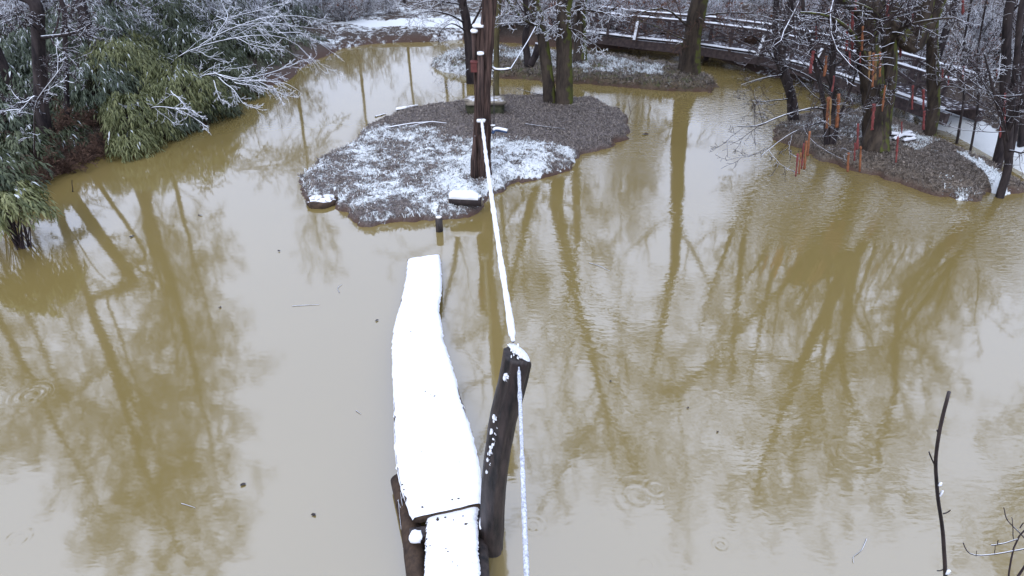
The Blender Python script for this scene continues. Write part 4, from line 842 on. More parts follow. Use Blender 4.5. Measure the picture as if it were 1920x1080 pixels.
# ------------------------------------------------------------------ sticks hanging from cords in the right-hand trees
HS = [  # px, top, bottom, width, depth, colour, tilt px, label
 (1530, 48, 73, 5, 15.2, 'red', 0, 'small red hanging stick above the bridge rail, leftmost of the upper ones'),
 (1588, 45, 95, 6, 15, 'red', 1, 'long red hanging stick left of the massive trunk, upper row'),
 (1598, 20, 92, 8, 15.1, 'red', 0, 'longest and thickest red hanging stick left of the massive trunk'),
 (1593, 96, 123, 5, 15, 'red', 0, 'short red hanging stick just under the long pair left of the massive trunk'),
 (1617, 49, 95, 6, 14.8, 'orange', 1, 'rusty hanging stick in front of the upper left stem of the massive trunk'),
 (1613, 98, 118, 4, 14.8, 'red', 0, 'short dull red hanging stick below the rusty one on the upper left stem'),
 (1630, 97, 150, 6, 14.4, 'ochre', 1, 'left ochre stick of the bundle hanging before the massive trunk'),
 (1637, 99, 163, 6, 14.3, 'orange', 1, 'middle and longest stick of the bundle hanging before the massive trunk'),
 (1642, 102, 150, 5, 14.5, 'ochre', 1, 'second ochre stick from the right in the bundle before the massive trunk'),
 (1650, 97, 144, 6, 14.4, 'orange', 0, 'right stick of the bundle hanging before the massive trunk'),
 (1522, 95, 137, 9, 14.8, 'red', 3, 'broad red hanging stick crossing the bridge beam, left of two'),
 (1547, 105, 143, 7, 14.9, 'orange', 2, 'orange brown hanging stick crossing the bridge beam, right of two'),
 (1562, 142, 172, 5, 14.5, 'red', 2, 'red hanging stick just below the bridge beam on the slim tree'),
 (1552, 182, 240, 8, 14.3, 'orange', 2, 'large orange hanging stick against the slim tree, left of two'),
 (1557, 185, 236, 5, 14.2, 'ochre', 1, 'narrow ochre hanging stick touching the large orange one on the slim tree'),
 (1571, 176, 239, 7, 14.3, 'orange', 2, 'orange hanging stick against the slim tree, right of two'),
 (1637, 195, 243, 8, 14.0, 'red', 2, 'bright red hanging stick on the lower front of the massive trunk'),
 (1657, 160, 209, 5, 14.4, 'orange', 3, 'slanting orange hanging stick on the mossy side of the massive trunk'),
 (1664, 0, 32, 7, 15, 'red', 0, 'pale red hanging stick at the top edge above the massive trunk'),
 (1742, 0, 31, 6, 16, 'red', 0, 'red hanging stick at the top edge right of the massive trunk'),
 (1688, 48, 108, 5, 16, 'red', 0, 'dull red hanging stick in the twigs right of the massive trunk'),
 (1805, 0, 28, 6, 16, 'red', 0, 'red hanging stick at the top edge far right'),
 (1711, 160, 205, 6, 15.5, 'red', 1, 'dark red hanging stick in front of the bridge end, left of two'),
 (1731, 168, 206, 6, 15.6, 'red', 0, 'dark red hanging stick before the bridge end, upper of the right pair'),
 (1732, 208, 243, 6, 15.6, 'red', 1, 'red hanging stick over the side channel, lower of the right pair'),
 (1778, 143, 160, 5, 17, 'red', 0, 'short red hanging stick between the two bank trunks'),
 (1516, 246, 292, 6, 12.7, 'orange', 2, 'rightmost orange stick of the slanting bundle hanging over the water'),
 (1510, 264, 318, 6, 12.6, 'orange', 2, 'second orange stick from the right in the bundle over the water'),
 (1505, 268, 316, 5, 12.8, 'red', 2, 'reddish stick in the middle of the bundle over the water'),
 (1500, 286, 326, 5, 12.6, 'orange', 2, 'second stick from the left in the bundle over the water'),
 (1494, 288, 330, 5, 12.5, 'red', 2, 'leftmost lowest stick of the bundle over the water'),
 (1608, 232, 280, 7, 13.6, 'red', 1, 'thick pinkish red stick hanging left of the foot of the massive trunk'),
 (1603, 268, 301, 5, 13.5, 'red', 1, 'thin red stick hanging just below and left of the pinkish thick one'),
 (1613, 274, 322, 5, 13.4, 'orange', 1, 'long brown orange stick hanging by the shore of the right island'),
 (1590, 286, 322, 6, 13.3, 'orange', 1, 'orange stick hanging at the water edge of the right island'),
 (1682, 256, 304, 6, 13.6, 'red', 2, 'red stick hanging alone over the bare earth right of the massive trunk'),
 (1691, 228, 250, 4, 14.5, 'red', 0, 'tiny dark red stick hanging above the snowy sticks on the right island'),
 (1876, 226, 258, 5, 14.5, 'red', 1, 'red stick hanging left of the knobbly trunk near the right edge'),
 (1884, 174, 234, 5, 14.6, 'red', 1, 'long red stick hanging above the knobbly trunk near the right edge'),
 (1767, 130, 150, 5, 16, 'red', 0, 'short red hanging stick between the bank trunk and the path saplings'),
 (1806, 124, 148, 5, 15.6, 'red', 1, 'short red hanging stick above the path-edge saplings'),
 (1870, 128, 148, 5, 15, 'red', 0, 'small red hanging stick high above the knobbly trunk, left of the long one'),
 (1711, 26, 48, 4, 15.4, 'red', 0, 'small dark red hanging stick high between the massive trunk and the bank trunk'),
 (1604, 0, 19, 5, 15, 'red', 0, 'red stick cut by the top edge left of the massive trunk'),
 (1901, 160, 192, 5, 14.6, 'red', 0, 'short red stick hanging nearest the right edge'),
]
rg = random.Random(77)
for i, (px, a, b_, w, Y, m, tl, lb) in enumerate(HS):
    top = A(px + tl, a, Y); bot = A(px - tl, b_, Y); mmh = mpp(top); rad = w * mmh / 2 * .74
    t = thing('hanging_stick', lb, 'hanging stick', tuple(top), 'coloured sticks hung in the trees')
    k = 14; q = resample([top, (top + bot) / 2 + Vector((rg.uniform(-.3, .3) * rad, 0, 0)), bot], k)
    V, Fc = loft(q, [rad * (.55 + .65 * rg.random()) for _ in range(k)], 10, .25, 4, .5, i); link('stick', mesh_np('stick', tloc(t, V), Fc, [M[m]]), t)
    hi = top + Vector((rg.uniform(-.05, .05), rg.uniform(-.1, .1), min(1.1, max(.35, 5.2 - top.z))))
    V, Fc = tubes([([top - UP * .02, top.lerp(hi, .5), hi], [.0045] * 3)]); link('cord', mesh_np('cord', tloc(t, V), Fc, [M['string']]), t)

# ------------------------------------------------------------------ footbridge
zd = .75
dk = [G(x, y, zd) for x, y in [(1090, 58), (1160, 68), (1290, 80), (1340, 87), (1440, 102), (1515, 122), (1585, 142), (1675, 172), (1738, 193), (1775, 207)]]
D = resample(dk, 60)
t = thing('footbridge', 'long dark timber footbridge with snowy rails curving behind the right-hand trees', 'bridge', tuple(D[0]))
acc = np.concatenate([[0], np.cumsum([(D[i + 1] - D[i]).length for i in range(59)])]); LB = acc[-1]
def on(s, off=0.0, z=0.0):
    s = max(0, min(LB, s)); i = min(58, int(np.searchsorted(acc, s) - 1)) if s > 0 else 0; f = (s - acc[i]) / (acc[i + 1] - acc[i]); p = D[i].lerp(D[i + 1], f)
    d = (D[i + 1] - D[i]).normalized(); nrm = Vector((d.y, -d.x, 0))
    if nrm.dot(Vector((0, -1, 0))) < 0: nrm = -nrm
    return p + nrm * off + UP * z
def add_bar(name, p, q, w, h, mat='bridge', up=UP):
    V, Fq = bar(p, q, w, h, up); link(name, mesh_np(name, tloc(t, V), [Fq], [M[mat]], False), t)
def snow_bar(p, q, w, h, seed):
    n = 12; L = [p.lerp(q, i / (n - 1)) for i in range(n)]; X = (q - p).normalized(); S = X.cross(UP).normalized(); V = []; rr = np.random.RandomState(seed)
    for i in range(n):
        for k in range(7):
            u = k / 6 * 2 - 1; V.append(tuple(L[i] + S * u * w / 2 + UP * (h * (1 - abs(u) ** 3) * (1 + .3 * rr.randn()) - (.01 if abs(u) == 1 else 0))))
    link('snow_cover', mesh_np('snow_cover', tloc(t, V), [grid_faces(7, n)], [M['snow']]), t)
W = 1.1; nb = int(LB / 2.0); hr = .72
for k in range(nb):
    a, b_ = k * LB / nb, (k + 1) * LB / nb; mid = (a + b_) / 2
    for side, off in enumerate((0.0, -W)):
        add_bar('rail', on(a, off, hr), on(b_, off, hr), .09, .07); snow_bar(on(a, off, hr + .036), on(b_, off, hr + .036), .085, .03, k * 2 + side)
        add_bar('brace', on(a, off + .045, .06), on(b_, off + .045, hr - .06), .03, .05); add_bar('brace', on(a, off - .045, hr - .06), on(b_, off - .045, .06), .03, .05)
        add_bar('beam', on(a, off - .1, -.24), on(b_, off - .1, -.24), .14, .30)
        add_bar('post', on(mid, off, -.1), on(mid, off, hr - .036), .09, .09, up=Vector((1, 0, 0)))
        add_bar('post', on(a, off, -.1), on(a, off, hr - .036), .11, .11, up=Vector((1, 0, 0)))
        if side == 0: snow_bar(on(a + .03, off, .02), on(b_ - .03, off, .02), .10, .035, 50 + k * 2 + side)
    # outrigger strut with snow
    p, q = on(a + .02, .34, -.02), on(a + .02, .06, hr - .12)
    add_bar('strut', p, q, .09, .07, up=Vector((1, 0, 0)))
    v = (q - p); nn = 8; V = []; S = on(a + .3) - on(a); S.normalize(); Nn = v.normalized().cross(S).normalized()
    if Nn.z < 0: Nn = -Nn
    for i in range(nn):
        for kk in range(5):
            u = kk / 4 * 2 - 1; V.append(tuple(p.lerp(q, i / (nn - 1)) + S * u * .05 + Nn * (.045 + .035 * (1 - u * u))))
    link('snow_cover', mesh_np('snow_cover', tloc(t, V), [grid_faces(5, nn)], [M['snow']]), t)
    if k % 2 == 0:
        for off in (-.1, -W + .1): add_bar('pile', on(a, off, -1.6), on(a, off, -.39), .16, .16, up=Vector((1, 0, 0)))
npl = 110; 
V0, F0 = box_v((0, 0, 0), LB / npl - .015, W - .22, .04)
pm = mesh_np('deck_plank', V0, [F0], [M['deck']], False)
for k in range(npl):
    s = (k + .5) * LB / npl; p = on(s, -W / 2, -.03); d = on(s + .1) - on(s - .1); o = link('deck_plank', pm, t); o.location = p - t.location; o.rotation_euler = (0, 0, math.atan2(d.y, d.x))

# ------------------------------------------------------------------ trees on the banks
def gb(px, py, dz=-.1):
    g = G(px, py, .35)
    return Vector((g.x, g.y, gz(g.x, g.y) + dz))
r = random.Random(44)
b1 = gb(82, 272); Y = b1.y
hero_tree('bank_tree', 'thickest dark trunk on the left bank, nearest the left edge', 'tree',
    [TL([b1, A(79, 200, Y), A(75, 130, Y), A(71, 60, Y), A(70, 0, Y), R(165, 560, Y), R(215, 700, Y), R(260, 850, Y - .2), R(320, 1000, Y - .4), R(355, 1060, Y - .4)], .150, .045, .55)],
    [([A(74, 70, Y), A(110, 66, Y - .4), A(155, 58, Y - .8), A(165, 42, Y - 1)], .05, .02), ([A(80, 190, Y - .2), A(65, 178, Y - .8), A(45, 190, Y - 1), A(12, 205, Y - 1.2)], .02, .008), ([A(78, 180, Y - .2), A(95, 150, Y - .6), A(115, 128, Y - 1)], .02, .008), ([A(74, 60, Y - .1), A(40, 28, Y - .6), A(5, 45, Y - 1)], .025, .01),
     ([R(215, 690, Y), R(260, 740, Y - .3), R(310, 745, Y - .6), R(380, 720, Y - 1)], .05, .02), ([R(225, 730, Y), R(270, 770, Y - .3), R(330, 775, Y - .5), R(400, 760, Y - .6)], .05, .02), ([R(250, 820, Y), R(330, 850, Y - .3), R(420, 830, Y - .5)], .05, .02),
     ([R(215, 690, Y), R(140, 740, Y), R(60, 790, Y)], .05, .02), ([R(240, 790, Y), R(170, 870, Y), R(110, 920, Y)], .05, .02)],
    r, P_(TREE, kids=[10, 9, 9, 7], ratio=[.4, .5, .5, .45], min=.007), M['bark_dark'], M['twig_dark'], trunk_kids=20, ridge=.1)
b2 = gb(126, 240); Y = b2.y
hero_tree('bank_tree', 'thin straight dark trunk just right of the thickest one on the left bank', 'tree',
    [TL([b2, A(125, 160, Y), A(122, 80, Y), A(120, 0, Y), R(200, 560, Y), R(250, 700, Y), R(270, 780, Y)], .06, .025, .5)], [([A(124, 120, Y), A(100, 160, Y - .5), A(70, 180, Y - .8)], .02, .008), ([A(122, 60, Y), A(150, 40, Y - .5), A(170, 45, Y - .8)], .02, .008)], r, P_(TREE, max=4), M['bark_dark'], M['twig_dark'], trunk_kids=9)
b3 = gb(238, 130); Y = b3.y
hero_tree('bank_tree', 'dark trunk with a kink rising out of the evergreen clumps on the left bank', 'tree',
    [TL([b3, A(240, 100, Y), A(233, 68, Y), A(226, 35, Y), A(214, 0, Y), R(270, 420, Y), R(310, 560, Y), R(330, 650, Y), R(335, 720, Y)], .125, .04, .5)],
    [([A(232, 60, Y), A(255, 35, Y - .4), A(300, 2, Y - .8)], .03, .01), ([A(234, 56, Y), A(260, 36, Y - .5), A(284, 26, Y - .8)], .03, .01), ([A(214, 24, Y), A(190, 12, Y - .4), A(158, 0, Y - .8)], .03, .01)], r, P_(TREE, kids=[10, 8, 8, 6], min=.006), M['bark_dark'], M['twig'], trunk_kids=16)
Y = gb(1757, 248).y
hero_tree('bank_tree', 'dark trunk with a moss-green foot on the right bank by the bridge end', 'tree',
    [TL([gb(1757, 248), A(1752, 200, Y), A(1749, 150, Y), A(1748, 60, Y), A(1750, 0, Y), up_from(1755, Y, .4, 0, 6), up_from(1755, Y, .2, .4, 12)], .15, .05, .3)], [([A(1750, 180, Y), A(1780, 130, Y - .5), A(1800, 90, Y - .8)], .03, .01)], r, TREE, M['bark_moss'], M['twig_snow'], trunk_kids=10, flare=1.5)
Y = gb(1884, 292).y
hero_tree('bank_tree', 'dark trunk close behind the knobbly small trunk near the right edge', 'tree',
    [TL([gb(1884, 294), A(1886, 240, Y), A(1884, 160, Y), A(1888, 60, Y), A(1892, 0, Y), up_from(1900, Y, .8, 0, 7), up_from(1900, Y, 1.0, 0, 11)], .11, .04, .3)], [([A(1885, 200, Y), A(1850, 140, Y - .4), A(1810, 110, Y - .8)], .03, .01)], r, TREE, M['bark_dark'], M['twig_snow'], trunk_kids=10)
for (px, py, rr_, lb) in [(1808, 245, .035, 'thin dark sapling on the snowy path edge, right bank'), (1834, 262, .03, 'very thin sapling right of the path-edge sapling, right bank'), (1906, 290, .06, 'thin straight trunk at the right edge beside the path'), (1918, 270, .07, 'straight dark trunk cut by the right edge')]:
    b_ = gb(px, py); Y = b_.y; hero_tree('young_tree', lb, 'tree', [TL([b_, A(px, py - 60, Y), A(px - 2, py - 160, Y), up_from(px, Y, 0, 0, 4.5), up_from(px, Y, .2, 0, 6)], rr_, .012, .3)], [], r, P_(TREE, max=3), M['bark_dark'], M['twig'], trunk_kids=8, sides=10)

# snow-laden boughs reaching over the water from the left bank
def bough(name, label, lines, seed, kids=14, P=None, mat='twig_snow', rr0=.024):
    r = random.Random(seed); base = lines[0][0]; loc = tuple(base); t = thing(name, label, 'tree', loc); sk = []
    for k, pts in enumerate(lines):
        q = resample(pts, 16, .02, seed + k); a = rr0 * (1 if k == 0 else .6); rr = lerp_list(a, .007, 16); sk.append((1, q, rr)); L = sum((q[i + 1] - q[i]).length for i in range(15))
        sprout(sk, r, q, rr, dirs_of(q), L, 1, P_(P or TREE, kids=[int(kids * .85)] * 2 + [5, 4], ratio=[.3, .28, .45, .45], up=[0, 0, -.02, -.04, -.04], ang=(25, 60), flat=.45), .25)
    a, b_ = tree_meshes(sk, loc, M[mat], M[mat], name, 1, None); link('limb', a, t); link('crown', b_, t); return t
bq = lambda px, py: gb(px, py)
bough('snowy_bough_tree', 'snow-laden arching tree reaching over the water from the left bank', [[bq(300, 150), A(330, 108, 20), A(375, 85, 20), A(440, 70, 20.3), A(520, 62, 20.8), A(560, 82, 21), A(585, 115, 21.2), A(598, 130, 21.3)],
    [A(375, 85, 20), A(420, 60, 20.2), A(480, 35, 20.6), A(560, 28, 21), A(620, 40, 21.4)], [A(520, 62, 20.8), A(560, 60, 21.3), A(600, 80, 21.8), A(635, 108, 22)], [A(440, 70, 20.3), A(470, 85, 20.2), A(530, 95, 20.5)], [A(400, 75, 20.1), A(430, 30, 20.8), A(412, 0, 21), A(405, -30, 21)]], 5, 14)
bough('snowy_bough_tree', 'low snow-laden boughs dipping to the water left of the inlet', [[bq(330, 200), A(360, 150, 18.4), A(400, 135, 18.3), A(440, 148, 18.2), A(500, 140, 18.5), A(560, 118, 19)], [A(400, 135, 18.3), A(430, 150, 18.1), A(480, 152, 18), A(540, 155, 18.2), A(562, 172, 18.3)],
    [A(410, 145, 18.2), A(440, 170, 17.9), A(455, 195, 17.8), A(490, 206, 17.7)], [A(440, 155, 18), A(500, 165, 18), A(555, 185, 18)], [A(400, 150, 18), A(410, 185, 17.8), A(432, 196, 17.7)], [A(480, 150, 18.1), A(520, 170, 18), A(530, 195, 17.8)]], 9, 16)
bough('snowy_bough_tree', 'small snowy bough hanging to the water under the green clumps', [[bq(270, 215), A(285, 198, 16.6), A(320, 200, 16.4), A(350, 212, 16.3), A(375, 228, 16.2), A(392, 240, 16.1)], [A(330, 203, 16.3), A(355, 205, 16.2), A(385, 222, 16.1)], [A(320, 170, 16.6), A(345, 195, 16.4), A(360, 215, 16.3)]], 13, 12)
bough('snowy_bough_tree', 'pale snowy sprays crossing the upper left, above the evergreen clumps', [[bq(360, 90), A(400, 40, 22), A(430, 10, 22), A(440, -20, 22)], [A(400, 40, 22), A(440, 30, 21.8), A(500, 15, 22), A(560, -5, 22)], [A(400, 45, 22), A(380, 20, 21.8), A(350, 0, 21.8)], [A(405, 30, 22), A(450, 50, 21.5), A(500, 40, 21.5), A(590, 55, 22)], [A(400, 50, 21.8), A(390, 70, 21), A(360, 60, 20.8)]], 17, 13)
bough('snowy_bough_tree', 'snowy forked branch hanging in front of the left bank trunks', [[bq(60, 300), A(62, 220, 13.5), A(65, 180, 13.3), A(85, 165, 13.3), A(120, 122, 13.3)], [A(65, 180, 13.3), A(45, 195, 13.2), A(20, 170, 13.2)], [A(62, 185, 13.3), A(40, 205, 13.2), A(8, 208, 13.1)]], 19, 5)

# ------------------------------------------------------------------ leafy evergreen clumps on the left bank
def clump(name, label, cat, px, py, Y, rad, mat, n, seed, leaf=.17, squash=.8, wl=.018, grp=None):
    r = np.random.RandomState(seed); c = np.array(A(px, py, Y)); bz = gz(c[0], c[1] + rad * .3)
    base = np.array([c[0] - .2, c[1] + rad * .4, min(bz, c[2] - .3) - .05 if bz > -.2 else -.05])
    a = r.uniform(0, 2 * np.pi, n); el = np.arcsin(r.uniform(-.55, 1, n)); k = r.uniform(.35, 1.05, n) ** .5
    lump = 1 + .28 * np.sin(a * 3 + seed) * np.cos(el * 2 + seed)
    o = np.stack([np.cos(a) * np.cos(el), np.sin(a) * np.cos(el), np.sin(el)], -1); sp = c + o * (k * rad * lump)[:, None] * [1, 1, squash]
    out = np.stack([np.cos(a), np.sin(a), np.full(n, .1)], -1)
    m = 15; j = np.tile(np.arange(m), n); S = np.repeat(sp, m, 0); O = np.repeat(out, m, 0); N = n * m
    t = (j / m)[:, None]; tw = .42 * rad ** .3
    org = S + O * t * tw + np.array([0, 0, -1.]) * (t ** 2) * tw * .9 + r.randn(N, 3) * .02
    az = r.uniform(0, 2 * np.pi, N); d = O * .55 + np.stack([np.cos(az), np.sin(az), np.zeros(N)], -1) * .6 + np.array([0, 0, -.75]) + r.randn(N, 3) * .15
    d /= np.linalg.norm(d, axis=1, keepdims=True); ln = leaf * r.uniform(.6, 1.25, N)[:, None]
    s = np.cross(d, np.array([0, 0, 1.]) + r.randn(N, 3) * .25); s /= np.linalg.norm(s, axis=1, keepdims=True) + 1e-9; s *= wl * r.uniform(.7, 1.2, N)[:, None]
    mid = org + d * ln * .45 + [0, 0, .012]; tip = org + d * ln + [0, 0, -.04]
    V = np.stack([org, mid - s, mid + s, tip], 1).reshape(-1, 3); kk = np.arange(N)[:, None] * 4; T = np.concatenate([kk + [[0, 2, 1]], kk + [[1, 2, 3]]])
    th = thing(name, label, cat, tuple(base), grp)
    ks = np.repeat(r.rand(n), m); rn = np.clip(.55 * ks + .45 * r.rand(N), 0, 1)
    fr = r.rand(N) + np.clip(.6 - np.repeat(el, m) * .7, 0, 1) * .35
    f = link('foliage', mesh_np('foliage', local(V, base), [T], [mat], False, {'rnd': np.repeat(rn, 4), 'frost': np.repeat(fr, 4)}), th); f['kind'] = 'stuff'
    P = []; q = random.Random(seed)
    for i in r.choice(n, min(n, 26), False):
        b = Vector(base + np.r_[r.randn(2) * .15 * rad, 0]); e = Vector(sp[i]); mdl = (b + e) / 2 + Vector((0, 0, .25 * rad)); P.append((resample([b, mdl, e], 7), lerp_list(.014, .005, 7)))
    V, Fq = tubes(P); tag(link('culms', mesh_np('culms', local(V, base), Fq, [M['twig_dark']]), th), kind='stuff')
CL = [(250, 205, 16.9, .62, 'leaf_green', 130, 'bright yellow-green drooping clump nearest the water in the middle of the left bank'),
      (335, 165, 18.2, .80, 'leaf_green', 170, 'broad olive-green drooping clump reaching furthest right at mid bank'),
      (228, 112, 19.0, .85, 'leaf_green', 180, 'green clump under the kinked trunk'),
      (185, 150, 18.0, .80, 'leaf_blue', 150, 'grey-green clump left of the clump under the kinked trunk'),
      (100, 160, 18.6, .9, 'leaf_blue', 130, 'grey-green clump at the foot of the thickest left trunk'),
      (15, 130, 19.0, 1.2, 'leaf_blue', 200, 'large dull clump at the left edge beside the thickest trunk'),
      (160, 75, 20.5, 1.3, 'leaf_blue', 230, 'frosty grey-green clump behind the thin left trunk'),
      (10, 225, 15.6, .6, 'leaf_blue', 80, 'dark grey-green clump at the left edge, middle height'),
      (12, 378, 10.9, .40, 'leaf_green', 55, 'small broad-leaved clump hanging over the water at the left edge'),
      (-25, 330, 11.6, .55, 'leaf_dark', 60, 'dark clump cut by the left edge above the small overhanging one'),
      (245, 262, 16.0, .38, 'leaf_green', 60, 'small yellow-green tuft drooping into the water below the bright clump'),
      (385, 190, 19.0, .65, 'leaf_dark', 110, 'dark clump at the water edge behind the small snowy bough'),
      (318, 225, 17.6, .5, 'leaf_blue', 80, 'frosted low clump under the broad olive-green one'),
      (300, 50, 24, 1.9, 'leaf_dark', 380, 'big dark evergreen mass behind the kinked trunk'),
      (400, 75, 25, 1.9, 'leaf_dark', 380, 'big dark evergreen mass behind the arching snowy tree'),
      (470, 120, 24, 1.2, 'leaf_dark', 240, 'dark rounded evergreen above the low snowy boughs'),
      (545, 95, 27, 1.1, 'leaf_dark', 200, 'dark evergreen furthest right on the left bank'),
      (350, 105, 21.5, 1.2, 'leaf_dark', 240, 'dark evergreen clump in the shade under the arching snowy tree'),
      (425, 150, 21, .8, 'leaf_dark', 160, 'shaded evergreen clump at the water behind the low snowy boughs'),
      (205, 20, 25, 1.5, 'leaf_blue', 260, 'frosty clump high on the left bank behind the kinked trunk'),
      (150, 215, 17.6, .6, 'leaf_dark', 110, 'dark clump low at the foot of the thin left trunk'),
      (40, 265, 14.6, .4, 'leaf_dark', 40, 'dark sparse clump low on the left bank by the water'),
      (500, 40, 29, 1.6, 'leaf_blue', 240, 'pale frosted evergreen behind the tips of the arching tree'),
      (190, 205, 17.9, .6, 'leaf_dark', 130, 'dark clump left of the bright yellow-green one'),
      (80, 90, 20, 1.2, 'leaf_blue', 180, 'frosted clump between the two left trunks, far back'),
      (112, 252, 15.9, .42, 'leaf_dark', 34, 'sparse dark sprig among the rusty brambles'),
      (290, 235, 17.0, .42, 'leaf_green', 60, 'olive tuft trailing by the water right of the bright clump')]
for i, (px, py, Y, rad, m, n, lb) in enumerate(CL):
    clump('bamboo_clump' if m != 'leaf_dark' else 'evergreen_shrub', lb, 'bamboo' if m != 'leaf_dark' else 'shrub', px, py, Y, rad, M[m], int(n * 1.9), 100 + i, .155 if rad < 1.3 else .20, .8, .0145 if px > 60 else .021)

# ------------------------------------------------------------------ bare shrubs and trees of the surrounding wood
def shrub_mesh(seed, h, stems, P, mat, leaves=None):
    r = random.Random(seed); sk = []
    for k in range(stems):
        a = r.uniform(0, 2 * math.pi); d = Vector((math.cos(a) * r.uniform(.15, .8), math.sin(a) * r.uniform(.15, .8), 1)); grow(sk, r, Vector((math.cos(a) * .12, math.sin(a) * .12, -.1)), d, h * r.uniform(.6, 1.1), h * .009, 1, P)
    V, Fq = tubes([(p, q) for l, p, q in sk]); mi = np.zeros(len(Fq[0]), int); F = Fq; mats = [mat]; at = {}
    if leaves:
        pts = np.array([tuple(p[-1]) for l, p, q in sk]); rr = np.random.RandomState(seed); idx = rr.choice(len(pts), leaves); c = pts[idx] + rr.randn(leaves, 3) * .03
        a = rr.randn(leaves, 3) * .03; b = rr.randn(leaves, 3) * .03; L = np.stack([c - a, c + b, c + a - [0, 0, .02]], 1).reshape(-1, 3); T = np.arange(leaves * 3).reshape(-1, 3) + len(V)
        V = np.vstack([V, L]); F = [Fq[0], T]; mi = np.r_[mi, np.ones(leaves, int)]; mats = [mat, M['leaf_rust']]; at = {'rnd': np.r_[np.zeros(len(V) - len(L)), np.repeat(rr.rand(leaves), 3)]}
    return mesh_np('shrub', V, F, mats, True, at, mi)
SP_ = dict(seg=[6, 6, 5, 4, 3], wob=[.1, .16, .22, .28, .3], up=[.02, .04, .0, -.02, -.04], kids=[8, 8, 6, 4], t0=[.15, .12, .1, .1], ratio=[.5, .5, .5, .5], ang=(25, 60), min=.0045, max=4)
shr = [shrub_mesh(1, 2.4, 9, P_(SP_, min=.007), M['twig_snow']), shrub_mesh(2, 1.9, 10, P_(SP_, min=.006), M['twig_snow']), shrub_mesh(3, 2.7, 8, P_(SP_, min=.006), M['twig']), shrub_mesh(4, 1.6, 12, P_(SP_, min=.0055), M['twig_snow'], 500), shrub_mesh(5, 2.2, 9, P_(SP_, min=.0055), M['twig'], 900)]
bram = shrub_mesh(6, .8, 14, P_(SP_, min=.0045, up=[0, -.03, -.05, -.05, -.05]), M['twig_rust'])
def tree_unit(seed, h, tmat, cmat, P):
    r = random.Random(seed); sk = []; 
    grow(sk, r, Vector((0, 0, -.2)), Vector((r.uniform(-.06, .06), r.uniform(-.06, .06), 1)), h, h * .0095, 0, P)
    tr = [(p, q) for l, p, q in sk if l <= 1]; cr = [(p, q) for l, p, q in sk if l > 1]
    V, Fq = tubes(tr); V2, F2 = tubes(cr); return mesh_np('trunk', V, Fq, [tmat]), mesh_np('crown', V2, F2, [cmat])
FT = P_(TREE, seg=[12, 7, 5, 4, 3], wob=[.035, .14, .2, .26, .3], kids=[24, 7, 6, 5], t0=[.28, .2, .15, .1], ratio=[.30, .5, .5, .45], min=.008)
tun = [tree_unit(11, 13, M['bark_dark'], M['twig'], FT), tree_unit(12, 15, M['bark_dark'], M['twig_snow'], FT), tree_unit(13, 11, M['bark_dark'], M['twig_snow'], FT), tree_unit(14, 14, M['bark_dark'], M['twig'], P_(FT, t0=[.42, .2, .15, .1]))]
r = random.Random(99)
def land(x, y): return float(-sdist(np.array([x]), np.array([y]), SH)[0])
def place_tree(x, y, k, s, lb, grp='trees of the bare wood round the pond'):
    t = thing('forest_tree', lb, 'tree', (x, y, gz(x, y)), grp); t.rotation_euler = (0, 0, r.uniform(0, 6.28)); t.scale = (s, s, s)
    for nm, me in zip(('trunk', 'crown'), tun[k]): link(nm, me, t)
spots = []
def scatter(x0, x1, y0, y1, n, mind, dl=(.6, 99), avoid=None):
    out = []; tries = 0
    while len(out) < n and tries < 4000:
        tries += 1; x, y = r.uniform(x0, x1), r.uniform(y0, y1); d = land(x, y)
        if not dl[0] < d < dl[1] or any((x - a) ** 2 + (y - b) ** 2 < mind ** 2 for a, b in spots): continue
        if avoid and avoid(x, y): continue
        spots.append((x, y)); out.append((x, y))
    return out
for x, y in scatter(-27, -9, 14, 30, 13, 1.8, (2.8, 99)): place_tree(x, y, r.randrange(4), r.uniform(.85, 1.15), 'bare dark tree among the frosty thicket on the left bank')
for x, y in scatter(-9, 12, 33, 46, 16, 1.8): place_tree(x, y, r.randrange(4), min(r.uniform(.7, .95), (.47 * y - 6) / 14 if -10 < x < 1 else 2), 'bare tree in the snowy wood beyond the far end of the pond')
for x, y in scatter(12, 32, 20, 46, 22, 2.0, (1.2, 99), lambda x, y: min(math.hypot(x - p.x, y - p.y) for p in D) < 1.6): place_tree(x, y, r.randrange(4), r.uniform(.8, 1.15), 'bare tree in the snowy wood behind the footbridge')
for x, y in scatter(14, 26, 10, 20, 7, 2.0, (1.8, 99)): place_tree(x, y, r.randrange(4), r.uniform(.8, 1.05), 'bare tree on the right bank beyond the snowy path')
spots = []
def place_shrub(x, y, me, s, lb, nm='bare_shrub', cat='shrub', grp=None):
    o = link(nm, me, None, (x, y, gz(x, y))); o.rotation_euler = (0, 0, r.uniform(0, 6.28)); o.scale = (s * r.uniform(.9, 1.2), s * r.uniform(.9, 1.2), s); tag(o, lb, cat, grp)
nb_ = lambda x, y: min(math.hypot(x - p.x, y - p.y) for p in D) < 1.4
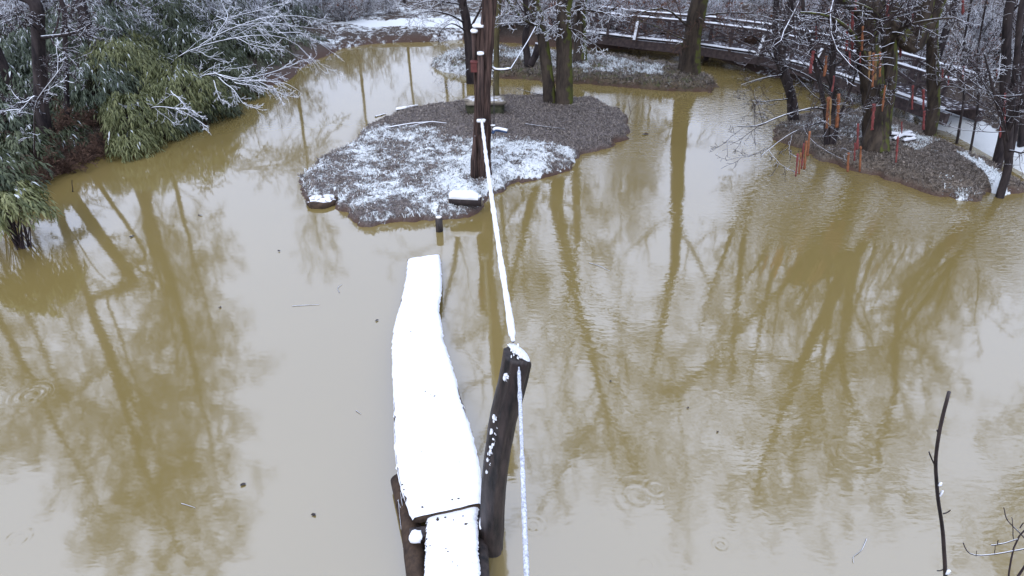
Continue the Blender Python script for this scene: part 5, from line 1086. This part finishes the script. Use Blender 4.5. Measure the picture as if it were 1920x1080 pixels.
for x, y in scatter(-14, 12, 29, 44, 100, .7, (.5, 99), lambda x, y: x < -1 and .8 < land(x, y) < 2.4 and r.random() < .8): place_shrub(x, y, shr[r.choice([0, 1, 1, 3, 2])], r.uniform(.6, .95), 'snow-dusted bare shrub in the thicket beyond the far shore', grp='shrubs beyond the far shore')
for x, y in scatter(-26, -8, 16, 32, 50, .9, (2.2, 99)): place_shrub(x, y, shr[r.choice([0, 1, 0, 3])], r.uniform(.8, 1.4), 'snow-dusted bare shrub in the thicket on the left bank', grp='shrubs on the left bank')
for x, y in scatter(9, 30, 21, 42, 95, .8, (.4, 99), nb_): place_shrub(x, y, shr[r.choice([0, 1, 2, 3, 4])], r.uniform(.6, 1.05), 'snow-dusted bare shrub in the thicket behind the footbridge', grp='shrubs behind the footbridge')
nb2 = lambda x, y: min(math.hypot(x - p.x, y - p.y) for p in D) < .9
for x, y in scatter(-1, 10, 23, 33, 34, .5, (.15, 3.0), nb2): place_shrub(x, y, r.choice([bram, bram, shr[4], shr[3]]), r.uniform(.6, 1.1), 'reddish brown bare brush at the water edge below the far end of the footbridge', 'bare_brush', 'brush', 'brush below the far end of the footbridge')
pth = lambda x, y: (lambda tt: math.hypot(x - P0.x - tt * (P1.x - P0.x), y - P0.y - tt * (P1.y - P0.y)) < .8)(max(-.2, min(3, ((x - P0.x) * (P1.x - P0.x) + (y - P0.y) * (P1.y - P0.y)) / ((P1 - P0).length_squared))))
for x, y in scatter(12, 24, 12, 22, 40, .8, (1.0, 99), lambda x, y: pth(x, y) or nb_(x, y)): place_shrub(x, y, shr[r.choice([0, 1, 2, 4])], r.uniform(.6, 1.0), 'snow-dusted bare shrub on the right bank beyond the snowy path', grp='shrubs on the right bank')
for k, (px, py, s) in enumerate([(60, 330, 1), (100, 310, .9), (140, 295, .9), (175, 282, .8), (40, 300, 1.1), (110, 275, 1.2), (25, 350, .8), (200, 265, .7), (150, 255, 1.0)]):
    g = G(px, py, .2); o = link('bramble', bram, None, (g.x, g.y, max(.0, gz(g.x, g.y)))); o.rotation_euler = (0, 0, k); o.scale = (s, s, s); tag(o, 'low rusty bramble tangle at the water edge of the left bank', 'bramble', 'brambles along the left bank')
